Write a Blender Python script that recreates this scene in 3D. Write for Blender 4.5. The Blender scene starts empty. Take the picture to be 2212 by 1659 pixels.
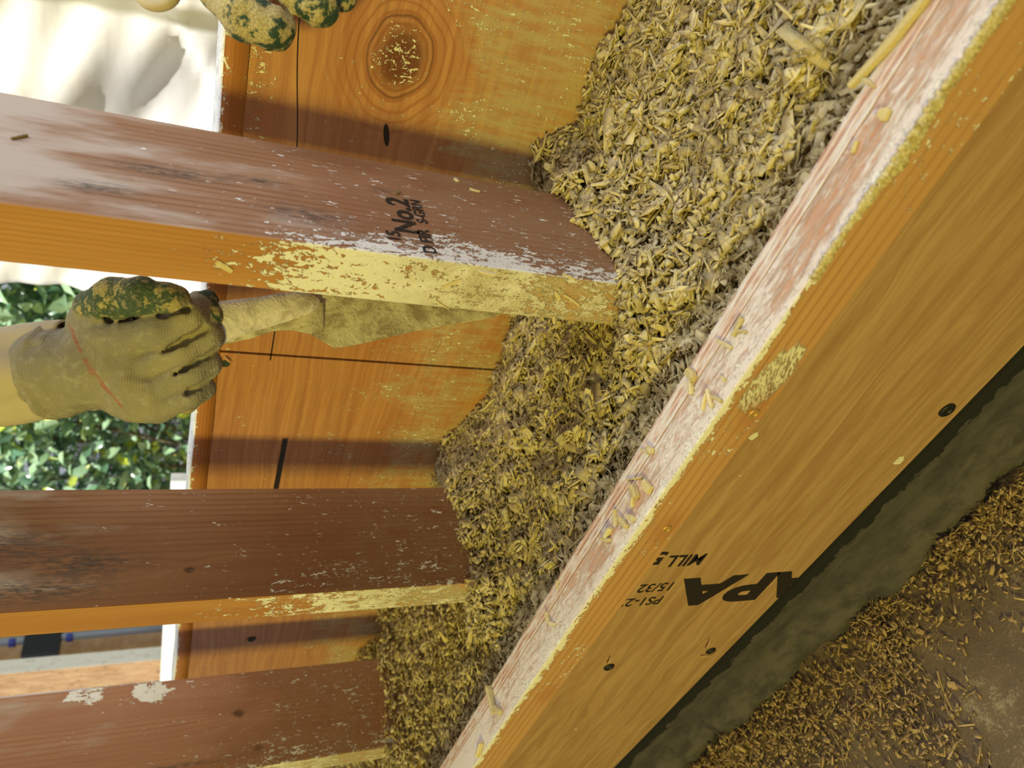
import bpy, bmesh, math, random
import numpy as np
from mathutils import Vector, Matrix
random.seed(7); RNG = np.random.default_rng(7)
SC = bpy.context.scene; COL = SC.collection
PI = math.pi
# ------------------------------------------------------------------ camera
F0 = 1564.3; CX, CY = 1106.0, 829.5
ZS = 0.35                                   # wall-top level of the form above the slab
CAM = np.array([0.2446, -0.3979, 0.3001 + ZS])
RC = np.array([[0.3182572, -0.2714501, -0.9083101],      # image right
               [-0.7332736, -0.6777559, -0.0543787],     # image down
               [-0.6008512, 0.6833462, -0.4147478]])     # view direction
def ray(u, v): return RC.T @ np.array([(u - CX) / F0, (v - CY) / F0, 1.0])
def at(u, v, d): return CAM + ray(u, v) * d
def onX(u, v, x): r = ray(u, v); return CAM + r * (x - CAM[0]) / r[0]
def onY(u, v, y): r = ray(u, v); return CAM + r * (y - CAM[1]) / r[1]
def onZ(u, v, z): r = ray(u, v); return CAM + r * (z - CAM[2]) / r[2]
cd = bpy.data.cameras.new('camera'); cam = bpy.data.objects.new('camera', cd); COL.objects.link(cam)
cd.sensor_width = 36; cd.lens = F0 / 2212 * 36; cd.clip_start = 0.01; cd.clip_end = 60
cam.matrix_world = Matrix([[RC[0][i], -RC[1][i], -RC[2][i], CAM[i]] for i in range(3)] + [[0, 0, 0, 1]])
cd.dof.use_dof = True; cd.dof.focus_distance = 0.60; cd.dof.aperture_fstop = 8.0
SC.camera = cam
# ------------------------------------------------------------------ world, sun, lamps, exposure
W = bpy.data.worlds.new('sky'); SC.world = W; W.use_nodes = True
bg = W.node_tree.nodes['Background']; bg.inputs[0].default_value = (0.86, 0.93, 1.0, 1); bg.inputs[1].default_value = 0.45
def light(name, kind, loc, target, energy, color, size=1.0, sy=None):
    l = bpy.data.lights.new(name, kind); o = bpy.data.objects.new(name, l); COL.objects.link(o)
    o.location = loc; d = Vector(target) - Vector(loc); o.rotation_euler = d.to_track_quat('-Z', 'Y').to_euler()
    l.energy = energy; l.color = color
    if kind == 'AREA':
        l.size = size
        if sy: l.shape = 'RECTANGLE'; l.size_y = sy
    if kind == 'SUN': l.angle = size
    return o
light('sun', 'SUN', (0, -6, 8), (0.5, 0, 0), 6.0, (1.0, 0.97, 0.9), 0.01)
light('yellow_work_lamp', 'AREA', (0.1, -3.5, 1.95), (-0.15, 0, 0.45), 92, (1.0, 0.87, 0.14), 0.5)
light('overhead_skylight', 'AREA', (0.55, 0.35, 2.3), (-0.2, 0, 0.4), 17.5, (0.90, 0.93, 1.0), 0.8)
light('side_sky_fill', 'AREA', (2.2, 0.5, 1.3), (-0.3, 0.05, 0.5), 19, (0.86, 0.91, 1.0), 1.0)  # added area lamp for neutral sky light on the stud sides
vs = SC.view_settings; vs.view_transform = 'Standard'; vs.look = 'None'; vs.exposure = 0.0; vs.gamma = 1.0; vs.use_curve_mapping = False
# ------------------------------------------------------------------ node helpers
class S:
    def __init__(s, m, k): s.m = m; s.k = k
    def _b(a, op, b=None, r=False):
        if r: a, b = b, a
        m = a.m if isinstance(a, S) else b.m
        n = m.node_tree.nodes.new('ShaderNodeMath'); n.operation = op
        for i, x in enumerate((a, b)):
            if x is None: continue
            if isinstance(x, S): m.node_tree.links.new(x.k, n.inputs[i])
            else: n.inputs[i].default_value = x
        return S(m, n.outputs[0])
    def __add__(a, b): return S._b(a, 'ADD', b)
    __radd__ = __add__
    def __sub__(a, b): return S._b(a, 'SUBTRACT', b)
    def __rsub__(a, b): return S._b(b, 'SUBTRACT', a)
    def __mul__(a, b): return S._b(a, 'MULTIPLY', b)
    __rmul__ = __mul__
    def __truediv__(a, b): return S._b(a, 'DIVIDE', b)
    def sin(a): return S._b(a, 'SINE')
    def abs(a): return S._b(a, 'ABSOLUTE')
    def sqrt(a): return S._b(a, 'SQRT')
    def pow(a, b): return S._b(a, 'POWER', b)
    def max(a, b): return S._b(a, 'MAXIMUM', b)
    def min(a, b): return S._b(a, 'MINIMUM', b)
    def gt(a, b): return S._b(a, 'GREATER_THAN', b)
    def clamp(a): return a.max(0.0).min(1.0)
    def sm(x, a, b):                       # smoothstep: 0 at a, 1 at b
        n = x.m.node_tree.nodes.new('ShaderNodeMapRange'); n.interpolation_type = 'SMOOTHSTEP'
        x.m.node_tree.links.new(x.k, n.inputs[0])
        if a > b: n.inputs[1].default_value = b; n.inputs[2].default_value = a; n.inputs[3].default_value = 1; n.inputs[4].default_value = 0
        else: n.inputs[1].default_value = a; n.inputs[2].default_value = b
        return S(x.m, n.outputs[0])
class Mat:
    def __init__(s, name, rough=0.7, spec=0.3):
        s.mat = bpy.data.materials.new(name); s.mat.use_nodes = True; s.node_tree = s.mat.node_tree
        s.b = s.node_tree.nodes['Principled BSDF']; s.b.inputs['Roughness'].default_value = rough
        s.b.inputs['Specular IOR Level'].default_value = spec
        s.h = None
    def new(s, t): return s.node_tree.nodes.new(t)
    def ln(s, a, b): s.node_tree.links.new(a.k if isinstance(a, S) else a, b)
    def pos(s):
        g = s.new('ShaderNodeNewGeometry'); q = s.new('ShaderNodeSeparateXYZ'); s.ln(g.outputs['Position'], q.inputs[0])
        return [S(s, q.outputs[i]) for i in range(3)]
    def nrm(s):
        g = s.new('ShaderNodeNewGeometry'); q = s.new('ShaderNodeSeparateXYZ'); s.ln(g.outputs['True Normal'], q.inputs[0])
        return [S(s, q.outputs[i]) for i in range(3)]
    def vec(s, x, y, z):
        c = s.new('ShaderNodeCombineXYZ')
        for i, a in enumerate((x, y, z)):
            if isinstance(a, S): s.ln(a, c.inputs[i])
            else: c.inputs[i].default_value = a
        return c.outputs[0]
    def noise(s, v, scale=1, detail=3, rough=0.5, dist=0.0):
        n = s.new('ShaderNodeTexNoise'); s.ln(v, n.inputs['Vector']); n.inputs['Scale'].default_value = scale
        n.inputs['Detail'].default_value = detail; n.inputs['Roughness'].default_value = rough; n.inputs['Distortion'].default_value = dist
        return S(s, n.outputs[0])
    def vor(s, v, scale=1):
        n = s.new('ShaderNodeTexVoronoi'); s.ln(v, n.inputs['Vector']); n.inputs['Scale'].default_value = scale
        return S(s, n.outputs['Distance'])
    def attr(s, name, out='Fac'):
        n = s.new('ShaderNodeAttribute'); n.attribute_name = name; return S(s, n.outputs[out])
    def mix(s, f, a, b, mode='MIX'):
        n = s.new('ShaderNodeMix'); n.data_type = 'RGBA'; n.blend_type = mode
        if isinstance(f, S): s.ln(f, n.inputs[0])
        else: n.inputs[0].default_value = f
        for x, i in ((a, 6), (b, 7)):
            if isinstance(x, S): s.ln(x, n.inputs[i])
            else: n.inputs[i].default_value = (*x, 1)
        return S(s, n.outputs[2])
    def out(s, color, height=None, dist=0.001, strength=1.0, rough=None):
        if isinstance(color, S): s.ln(color, s.b.inputs['Base Color'])
        else: s.b.inputs['Base Color'].default_value = (*color, 1)
        if height is not None:
            n = s.new('ShaderNodeBump'); n.inputs['Distance'].default_value = dist; n.inputs['Strength'].default_value = strength
            s.ln(height, n.inputs['Height']); s.ln(n.outputs[0], s.b.inputs['Normal'])
        if rough is not None: s.ln(rough, s.b.inputs['Roughness'])
        return s.mat
# ------------------------------------------------------------------ object helpers
def link(name, me, mat=None, parent=None):
    o = bpy.data.objects.new(name, me); COL.objects.link(o)
    if mat is not None: me.materials.append(mat)
    if parent is not None: o.parent = parent; o.matrix_parent_inverse = Matrix.Translation(-Vector(parent.location))
    return o
def tag(o, label=None, cat=None, group=None, kind=None):
    if label: o['label'] = label
    if cat: o['category'] = cat
    if group: o['group'] = group
    if kind: o['kind'] = kind
    return o
def empty(name, loc):
    o = bpy.data.objects.new(name, None); COL.objects.link(o); o.location = loc; o.empty_display_size = 0.05; return o
def mesh_np(name, V, Fq, smooth=False):
    V = np.asarray(V, np.float32); Fq = np.asarray(Fq, np.int32); k = Fq.shape[1]
    me = bpy.data.meshes.new(name)
    me.vertices.add(len(V)); me.vertices.foreach_set('co', V.ravel())
    me.loops.add(Fq.size); me.loops.foreach_set('vertex_index', Fq.ravel())
    me.polygons.add(len(Fq)); me.polygons.foreach_set('loop_start', np.arange(0, Fq.size, k, dtype=np.int32))
    me.update(calc_edges=True); me.validate()
    if smooth: me.polygons.foreach_set('use_smooth', np.ones(len(me.polygons), bool))
    return me
def fattr(me, name, vals):
    a = me.attributes.new(name, 'FLOAT', 'POINT'); a.data.foreach_set('value', np.asarray(vals, np.float32))
def bm_mesh(name, bm, smooth=False):
    me = bpy.data.meshes.new(name); bm.to_mesh(me); bm.free()
    if smooth:
        for p in me.polygons: p.use_smooth = True
    return me
def box(name, lo, hi, mat, parent=None, bev=0.0015, seg=2):
    """bevelled box between two world corners, origin at its base centre"""
    lo = np.array(lo, float); hi = np.array(hi, float); c = (lo + hi) / 2; base = np.array([c[0], c[1], lo[2]])
    bm = bmesh.new(); bmesh.ops.create_cube(bm, size=1)
    for v in bm.verts: v.co = Vector([v.co[i] * (hi[i] - lo[i]) + c[i] - base[i] for i in range(3)])
    if bev: bmesh.ops.bevel(bm, geom=list(bm.edges), offset=bev, segments=seg, profile=0.5, affect='EDGES', clamp_overlap=True)
    o = link(name, bm_mesh(name, bm, False), mat)
    o.location = base
    if parent is not None: o.parent = parent; o.location = base - np.array(parent.location)
    return o
def noise3(P, f, seed=0, oct=3):
    """cheap smooth value noise: sums of rotated sines"""
    r = np.random.default_rng(seed); out = np.zeros(len(P)); a = 1.0; tot = 0
    for o in range(oct):
        for _ in range(5):
            k = r.normal(size=3); k /= np.linalg.norm(k); ph = r.uniform(0, 6.28)
            out += a * np.sin(P @ k * f * 6.28 * r.uniform(0.7, 1.3) + ph) / 5; 
        tot += a; a *= 0.5; f *= 2.1
    return out / tot * 1.8
def tube(name, pts, radii, mat, parent=None, n=12, cap=True, smooth=True, squash=None):
    pts = np.array(pts, float); V = []; Q = []
    T = np.gradient(pts, axis=0); T /= np.linalg.norm(T, axis=1)[:, None]
    up = np.array([0.3, 0.2, 0.9]); 
    for i, p in enumerate(pts):
        a = np.cross(T[i], up); a /= np.linalg.norm(a); b = np.cross(T[i], a)
        r = radii[i] if np.ndim(radii) else radii
        for j in range(n):
            t = 2 * PI * j / n; V.append(p + r * (math.cos(t) * a + math.sin(t) * b * (squash or 1)))
    for i in range(len(pts) - 1):
        for j in range(n): Q.append((i * n + j, i * n + (j + 1) % n, (i + 1) * n + (j + 1) % n, (i + 1) * n + j))
    bm = bmesh.new(); vs_ = [bm.verts.new(v) for v in V]
    for q in Q: bm.faces.new([vs_[k] for k in q])
    if cap: bm.faces.new(vs_[:n][::-1]); bm.faces.new(vs_[-n:])
    bmesh.ops.recalc_face_normals(bm, faces=bm.faces)
    return link(name, bm_mesh(name, bm, smooth), mat, parent)
def poly_slab(name, outline, thick, mat, parent=None, bev=0.0):
    """outline: 3-D points of one plane, thickened along its normal by thick"""
    P = np.array(outline, float); nn = np.cross(P[1] - P[0], P[2] - P[1]); nn = nn / np.linalg.norm(nn)
    c = P.mean(0); q = P - c; u_, s_, vt = np.linalg.svd(q); nn = vt[2]
    bm = bmesh.new(); a = [bm.verts.new(p + nn * thick / 2) for p in P]; b = [bm.verts.new(p - nn * thick / 2) for p in P]
    bm.faces.new(a); bm.faces.new(b[::-1]); n = len(P)
    for i in range(n): bm.faces.new((a[i], b[i], b[(i + 1) % n], a[(i + 1) % n]))
    bmesh.ops.recalc_face_normals(bm, faces=bm.faces)
    if bev: bmesh.ops.bevel(bm, geom=list(bm.edges), offset=bev, segments=2, affect='EDGES', clamp_overlap=True)
    return link(name, bm_mesh(name, bm), mat, parent)
# ------------------------------------------------------------------ materials
LIME = (0.86, 0.83, 0.77)
def grain(m, along, across, third, cell, c1, c2, dark, seed=0.0, warp=1.0, lines=1.0):
    """wood grain: along/across/third are position sockets (metres), cell the ring spacing"""
    v = m.vec(along * 2.2 + seed, across * 26 + seed, third * 26)
    lo = m.noise(v, 1.0, 3, 0.55)
    fine = m.noise(m.vec(along * 14 + seed, across * 600, third * 600), 1.0, 2, 0.5)
    phase = across * (6.283 / cell) + third * (1.2 / cell) + lo * (20.0 * warp) + (along * 3.0 + seed).sin() * 1.5
    w = phase.sin() * 0.5 + 0.5
    w = w.pow(4.0) * lines * m.noise(m.vec(along * 1.1 + seed * 3, across * 14 + seed, third * 9), 1.0, 2, 0.5).sm(0.34, 0.60)
    c = m.mix(lo.sm(0.3, 0.7), c1, c2)
    c = m.mix((w * 0.75 + (fine - 0.5) * 0.7).clamp(), c, dark)
    return c, w, fine, lo
def splat_mask(m, v1, v2, cover, seed=0.0):
    """smears and spatters; cover is a socket 0..1 (0 bare, 1 fully coated)"""
    n1 = m.noise(v1, 1.0, 5, 0.62, 0.6); n2 = m.noise(v2, 1.0, 3, 0.6, 1.2)
    n = n1 * 0.6 + n2 * 0.4
    thr = 0.735 - cover * 0.46
    return (n - thr).sm(0.0, 0.02), n
def stud_mat(name, xf, cov, seed, c1=(0.43, 0.24, 0.14), c2=(0.36, 0.18, 0.09), dark=(0.20, 0.075, 0.03), e1=(0.55, 0.27, 0.09), e2=(0.45, 0.2, 0.06), knots=(), stains=(), patch=()):
    m = Mat(name, 0.62, 0.25); X, Y, Z = m.pos(); NX, NY, NZ = m.nrm()
    side = NX.abs().sm(0.4, 0.6)
    warp = Y
    Yk = Y
    for (ky, kz, kr) in knots:
        d = ((Y - ky) * (Y - ky) + (Z - kz) * (Z - kz) * 0.12).sqrt()
        bend = d.sm(kr * 6, kr)
        Yk = Yk + bend * 0.010 * (Y - ky) / (d + 0.002)
    cA, wA, fA, lA = grain(m, Z, Yk, X, 0.0068, c1, c2, dark, seed, 0.55, 0.8)
    cB, wB, fB, lB = grain(m, Z, X, Y * 0.2, 0.0036, e1, e2, (0.34, 0.14, 0.035), seed + 3, 0.35, 0.7)
    c = m.mix(side, cB, cA)
    # weather greying toward the top of the faces
    grey = (m.noise(m.vec(Z * 9, Y * 30, X * 30 + seed), 1.0, 4, 0.6) - 0.5 + (Z - cov.get('gz', 0.72)) * 1.1).sm(0.0, 0.26) * side
    c = m.mix(grey * 0.85, c, cov.get('greyc', (0.50, 0.40, 0.33)))
    for (ky, kz, kr) in knots:
        d = (((Y - ky) * (Y - ky)) + (Z - kz) * (Z - kz) * 0.5).sqrt() + (m.noise(m.vec(Z * 160, Y * 160, X), 1, 2) - 0.5) * kr * 0.7
        c = m.mix(d.sm(kr * 1.3, kr * 0.4) * side, c, (0.10, 0.045, 0.02))
    for (ky, kz, ry, rz) in stains:          # dark mildew streaks
        d = ((((Y - ky) / ry).pow(2.0) + ((Z - kz) / rz).pow(2.0))).sqrt()
        n = m.noise(m.vec(Z * 90 + seed, Y * 420, X), 1, 4, 0.7)
        c = m.mix(((1.0 - d).max(0.0) * 1.3 * n.sm(0.36, 0.62) * side).clamp() * 0.85, c, (0.07, 0.06, 0.055))
    # damp reddish wood low down
    wet = (0.60 - Z + (m.noise(m.vec(Z * 12 + seed, Y * 26, X), 1, 3, 0.6) - 0.5) * 0.22).sm(0.0, 0.10) * side
    c = m.mix(wet * 0.62, c, (0.24, 0.10, 0.045))
    c = m.mix((1.0 - side) * 0.0, c, (0, 0, 0))
    # lime cover
    zc = cov['z0']; zf = cov['z1']           # bare above z0, coated below z1
    g = Z.sm(zc, zf)
    edge = (1.0 - side) * (g * cov['edge'])
    edge = edge * (1.0 - Z.sm(0.46, 0.40) * cov.get('low', 0.25))
    nearf = Y.sm(cov.get('ny', 0.05), 0.0)
    sidec = side * (g * (nearf * cov['near'] + cov['side']))
    big = m.noise(m.vec(Z * 22 + seed, Y * 22, X * 22), 1, 2)
    cover = edge + sidec + (big - 0.5) * 0.55 * g.sqrt() - 0.03
    if patch:
        for (py, pz, r1, r2) in patch:
            d = (((Y - py) / r1).abs().pow(2.0) + ((Z - pz) / r2).abs().pow(2.0)).sqrt() + (m.noise(m.vec(Z*70,Y*110,X),1,3,0.6) - 0.5) * 1.3
            cover = cover + d.sm(1.0, 0.6) * side * 0.62
    v1 = m.vec(Z * 75 + Y * 45, Y * 190 + seed * 7, X * 190); v2 = m.vec(Z * 260 + seed, Y * 330, X * 330)
    mask, n = splat_mask(m, v1, v2, cover)
    mask = mask * (Z.sm(zc + 0.05, zc - 0.02))
    dz = Z.sm(cov.get('d0', 0.56), cov.get('d1', 0.46))
    dust = ((m.noise(m.vec(Z * 40, Y * 60, X * 60 + seed), 1, 5, 0.7).sm(0.25, 0.6)) * dz * (0.14 + (1.0 - side) * 0.66)).clamp()
    fleck = m.noise(m.vec(Z * 500, Y * 500, X * 500), 1, 2)
    lime = m.mix(fleck.sm(0.55, 0.75) * 0.45, LIME, (0.55, 0.48, 0.34))
    s3 = m.noise(m.vec(Z * 120 + Y * 60 + seed, Y * 400, X * 400), 1.0, 3, 0.55, 0.8)
    s4 = m.noise(m.vec(Z * 60 + seed, Y * 60, X * 60), 1.0, 2, 0.5)
    mask = mask.max((s3 - (0.755 - g * 0.10 - (s4 - 0.5) * 0.40)).sm(0.0, 0.02) * g.sm(0.0, 0.15))
    c = m.mix(mask, c, lime)
    fib = m.noise(m.vec(Z * 700, Y * 500, X * 500), 1, 3, 0.7)
    c = m.mix(dust, c, m.mix(fib.sm(0.42, 0.62), (0.40, 0.33, 0.18), (0.64, 0.57, 0.38)))
    h = mask * (0.7 + n) - wA * 0.12 + fleck * 0.12 * mask + (fA - 0.5) * 0.06
    return m.out(c, h, 0.0011, 1.0)
M = {}
M['stud1'] = stud_mat('stud_pine_weathered', 0, dict(z0=0.74, z1=0.52, edge=0.74, near=0.50, side=0.17, ny=0.06, low=0.34, gz=0.60, greyc=(0.64, 0.54, 0.46)), 1.7, knots=((-0.5, 9, 0.01),),
    stains=((0.062, 0.665, 0.012, 0.05), (0.03, 0.70, 0.010, 0.03), (0.035, 0.58, 0.016, 0.04), (0.085, 0.525, 0.007, 0.014), (0.07, 0.61, 0.006, 0.03), (0.02, 0.50, 0.012, 0.03)))
M['stud2'] = stud_mat('stud_brown_spotted', 0, dict(z0=0.78, z1=0.42, edge=0.72, near=0.26, side=0.20, ny=0.10, d0=0.55, d1=0.42), 5.1, c1=(0.34, 0.17, 0.08), c2=(0.26, 0.115, 0.05), knots=((0.034, 0.634, 0.0035),),
    stains=((0.065, 0.80, 0.03, 0.10), (0.045, 0.72, 0.022, 0.07), (0.02, 0.76, 0.018, 0.09)))
M['stud3'] = stud_mat('stud_reddish_ringed', 0, dict(z0=0.95, z1=0.36, edge=0.70, near=0.2, side=0.30, ny=0.05, d0=0.62, d1=0.42), 9.4, c1=(0.44, 0.23, 0.13), c2=(0.38, 0.18, 0.10), dark=(0.30, 0.11, 0.05), knots=((0.075, 0.555, 0.006), (0.025, 0.53, 0.005)),
    stains=((0.017, 0.66, 0.004, 0.16),), patch=((0.125, 0.74, 0.016, 0.03), (0.118, 0.665, 0.02, 0.03)))
def rail_top_mat():
    m = Mat('rail_pine_smeared_lime', 0.55, 0.35); X, Y, Z = m.pos(); NX, NY, NZ = m.nrm()
    top = NZ.sm(0.4, 0.7)
    cT, wT, fT, lT = grain(m, X, Y, Z, 0.0062, (0.66, 0.40, 0.28), (0.58, 0.33, 0.22), (0.42, 0.17, 0.07), 2.0, 0.5, 0.55)
    cF, wF, fF, lF = grain(m, X, Z, Y * 0.3, 0.0070, (0.58, 0.33, 0.15), (0.52, 0.28, 0.115), (0.34, 0.145, 0.05), 8.0, 0.30, 0.75)
    c = m.mix(top, cF, cT)
    big = m.noise(m.vec(X * 9, Y * 26, Z * 5), 1, 3, 0.6)
    wash = m.noise(m.vec(X * 60, Y * 240, Z * 60), 1, 5, 0.7, 1.5)
    # thin chalky wash over the top face, thick smears on the arrises
    inner = Y.sm(-0.118, -0.106)
    outer = Y.sm(-0.130, -0.1395)
    far = X.sm(-0.42, -0.5)
    film = ((wash - 0.40 + (big - 0.5) * 0.9 + outer * 0.28 + inner * 0.05 + far * 0.2).sm(-0.06, 0.22)) * top
    c = m.mix(film * 0.80, c, (0.84, 0.78, 0.76))
    v1 = m.vec(X * 80, Y * 200, Z * 200); v2 = m.vec(X * 260, Y * 420, Z * 300)
    m1, n1 = splat_mask(m, v1, v2, (big - 0.45) * 1.1 + top * 0.22 + outer * 0.22 + Z.sm(ZS - 0.010, ZS) * (1.0 - top) * 0.50)
    c = m.mix(m1, c, (0.84, 0.80, 0.73))
    # swirl of lime wiped over the front face
    sx = onY(1665, 820, -0.1405)[0]; sz = onY(1665, 820, -0.1405)[2]
    d = (((X - sx + (Z - sz) * 0.6) / 0.028).pow(2.0) + ((Z - sz) / 0.0135).pow(2.0)).sqrt() + (m.noise(m.vec(X * 60, Y, Z * 200), 1, 4, 0.7, 1.0) - 0.5) * 1.1
    sw = d.sm(1.0, 0.85) * NY.sm(-0.4, -0.8) * m.noise(m.vec(X * 90 + Z * 120, Y, Z * 420 - X * 200), 1, 4, 0.65, 1.2).sm(0.36, 0.50)
    c = m.mix(sw * 0.9, c, (0.80, 0.76, 0.60))
    # knots round the rail screws
    for (u, v) in ((1628, 893), (1440, 1142), (1184, 1500)):
        p = onY(u, v, -0.1405)
        d = (((X - p[0]) * 0.55).pow(2.0) + (Z - p[2]).pow(2.0)).sqrt()
        c = m.mix(d.sm(0.016, 0.003) * (1.0 - top) * 0.55, c, (0.42, 0.17, 0.06))
    h = m1 * 0.9 + film * 0.25 + wash * film * 0.5 + sw * (0.4 + wash) - wT * 0.1
    return m.out(c, h, 0.0009, 1.0)
M['rail'] = rail_top_mat()
def ply_front_mat():
    m = Mat('plywood_front', 0.55, 0.3); X, Y, Z = m.pos(); NX, NY, NZ = m.nrm()
    top = NZ.sm(0.4, 0.7)
    wv = m.noise(m.vec(X * 3.2, Y * 5, Z * 16), 1, 3, 0.5, 0.6)
    st = m.noise(m.vec(X * 7 + wv * 2.0, Y * 20, Z * 110 + wv * 6.0), 1, 4, 0.6)
    fl = m.noise(m.vec(X * 30, Y * 20, Z * 620), 1, 3, 0.6)
    ln_ = (m.noise(m.vec(X * 5, Y, Z * 60 + wv * 4.0), 1, 2) * 24.0).sin().abs().pow(6.0)
    c = m.mix(st.sm(0.32, 0.68), (0.35, 0.20, 0.095), (0.47, 0.295, 0.15))
    c = m.mix(ln_ * 0.28, c, (0.32, 0.155, 0.06))
    c = m.mix(fl.sm(0.62, 0.78) * 0.5, c, (0.66, 0.46, 0.22))
    c = m.mix(fl.sm(0.38, 0.25) * 0.35, c, (0.36, 0.18, 0.07))
    # veneer layers and lime on the top edge
    lay = ((Y + 0.111) * (6.283 / 0.0042)).sin().sm(-0.2, 0.4)
    ce = m.mix(lay, (0.50, 0.27, 0.20), (0.72, 0.50, 0.38))
    w = m.noise(m.vec(X * 45, Y * 260, Z), 1, 5, 0.7)
    ce = m.mix(w.sm(0.40, 0.60) * 0.85, ce, (0.80, 0.76, 0.72))
    c = m.mix(top, c, ce)
    sp = m.noise(m.vec(X * 75, Y * 30, Z * 75), 1, 3, 0.5)
    spm = sp.sm(0.76, 0.78) * (1.0 - top)
    for (u, v, r) in ((1942, 995, 0.0055), (1628, 942, 0.004), (1720, 655, 0.0016), (1790, 330, 0.002)):
        p = onY(u, v, -0.111)
        d = ((X - p[0]).pow(2.0) + (Z - p[2]).pow(2.0)).sqrt() + (m.noise(m.vec(X * 320, Y, Z * 320), 1, 2) - 0.5) * r * 1.6
        spm = spm.max(d.sm(r * 1.02, r * 0.9))
    c = m.mix(spm * 0.9, c, (0.78, 0.73, 0.58))
    return m.out(c, fl * 0.3 + spm + lay * top * 0.6 + w * top, 0.0006, 1.0)
M['ply'] = ply_front_mat()
def ply_back_mat():
    m = Mat('oiled_plywood_back', 0.42, 0.4); X, Y, Z = m.pos()
    wv = m.noise(m.vec(X * 6, 0.0, Z * 10), 1, 3, 0.5)
    kx, kz = 0.050, 0.149 + ZS
    dk = (((X - kx) * 0.95).pow(2.0) + ((Z - kz) * 1.15).pow(2.0)).sqrt() + (m.noise(m.vec(X * 18, 0.0, Z * 18), 1, 2) - 0.5) * 0.018
    st = m.noise(m.vec(X * 5 + wv, 0.0, Z * 190 + wv * 4), 1, 4, 0.65)
    st2 = m.noise(m.vec(X * 3, 0.0, Z * 28 + wv * 3), 1, 2, 0.5)
    fl = m.noise(m.vec(X * 60, 0.0, Z * 800), 1, 2, 0.5)
    c = m.mix(st.sm(0.3, 0.7), (0.42, 0.18, 0.075), (0.58, 0.285, 0.12))
    c = m.mix(st2.sm(0.5, 0.62) * 0.35, c, (0.40, 0.14, 0.04))
    c = m.mix(fl.sm(0.6, 0.8) * 0.3, c, (0.74, 0.38, 0.13))
    # big oval knot with rings
    rg = (dk * 780.0).sin().sm(0.1, 1.0) * dk.sm(0.085, 0.034)
    c = m.mix(rg * 0.6, c, (0.34, 0.11, 0.03))
    c = m.mix(dk.sm(0.034, 0.012) * 0.95, c, (0.15, 0.045, 0.014))
    c = m.mix(((dk - 0.0315).abs()).sm(0.0022, 0.0) * 0.8, c, (0.16, 0.05, 0.02))
    # stretched dark cracks
    cr = (Z - 0.2255 - ZS - (X * 38).sin() * 0.0012 - (X - 0.0) * 0.10).abs().sm(0.0007, 0.0002) * X.sm(-0.05, -0.045)
    q1 = onY(605, 1010, 0.22); q2 = onY(835, 292, 0.22)
    s1 = ((X - q1[0]).abs().sm(0.055, 0.050)) * ((Z - q1[2]).abs().sm(0.0036, 0.0026))
    s2 = (((X - q2[0]) / 0.011).pow(2.0) + ((Z - q2[2] - (X - q2[0]) * 0.25) / 0.0028).pow(2.0)).sm(1.0, 0.7)
    q3 = onY(590, 740, 0.22)
    s3 = ((X - q3[0]).abs().sm(0.026, 0.024)) * ((Z - q3[2]).abs().sm(0.0009, 0.0004))
    dk2 = cr.max(s1).max(s2).max(s3)
    c = m.mix(dk2, c, (0.02, 0.012, 0.008))
    # lime: scraped paste near the fill, spatters higher up
    low = Z.sm(ZS + 0.20, ZS + 0.00)
    b1 = X.sm(-0.12, -0.02)
    comb = (m.noise(m.vec(X * 150, 0.0, Z * 22), 1, 3, 0.6))
    wipe = m.noise(m.vec(X * 240, 0.0, Z * 55 + X * 60), 1, 4, 0.65)
    patch_ = m.noise(m.vec(X * 26, 0.0, Z * 20), 1, 3, 0.6)
    paste = (patch_ * 0.55 + wipe * 0.3 + comb * 0.15 - 0.665 + low * 0.30 + b1 * low * 0.13).sm(0.0, 0.20)
    c = m.mix(paste * (0.25 + comb.sm(0.35, 0.65) * 0.45), c, (0.52, 0.45, 0.25))
    pk = dk.sm(0.036, 0.020)
    v1 = m.vec(X * 330, 0.0, Z * 130 + X * 40); v2 = m.vec(X * 300, 0.3, Z * 420)
    spm, n = splat_mask(m, v1, v2, 0.20 + pk * 0.16 + low * 0.12 + (patch_ - 0.5) * 0.7 + 0.03 + (Z.sm(ZS + 0.232, ZS + 0.262)) * b1 * 0.2)
    c = m.mix(spm, c, (0.84, 0.78, 0.60))
    return m.out(c, spm * 0.9 + paste * wipe * 0.7 + fl * 0.12 - dk2 + rg * -0.1, 0.0008, 1.0)
M['back'] = ply_back_mat()
def simple(name, c, rough=0.6, spec=0.3, nz=None, metal=0.0, bump=None):
    m = Mat(name, rough, spec); m.b.inputs['Metallic'].default_value = metal
    if nz:
        X, Y, Z = m.pos(); n = m.noise(m.vec(X, Y, Z), nz[0], 4, 0.6); cc = m.mix(n.sm(0.35, 0.65), c, nz[1])
        return m.out(cc, n if bump else None, bump or 0.001)
    return m.out(c)
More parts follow.
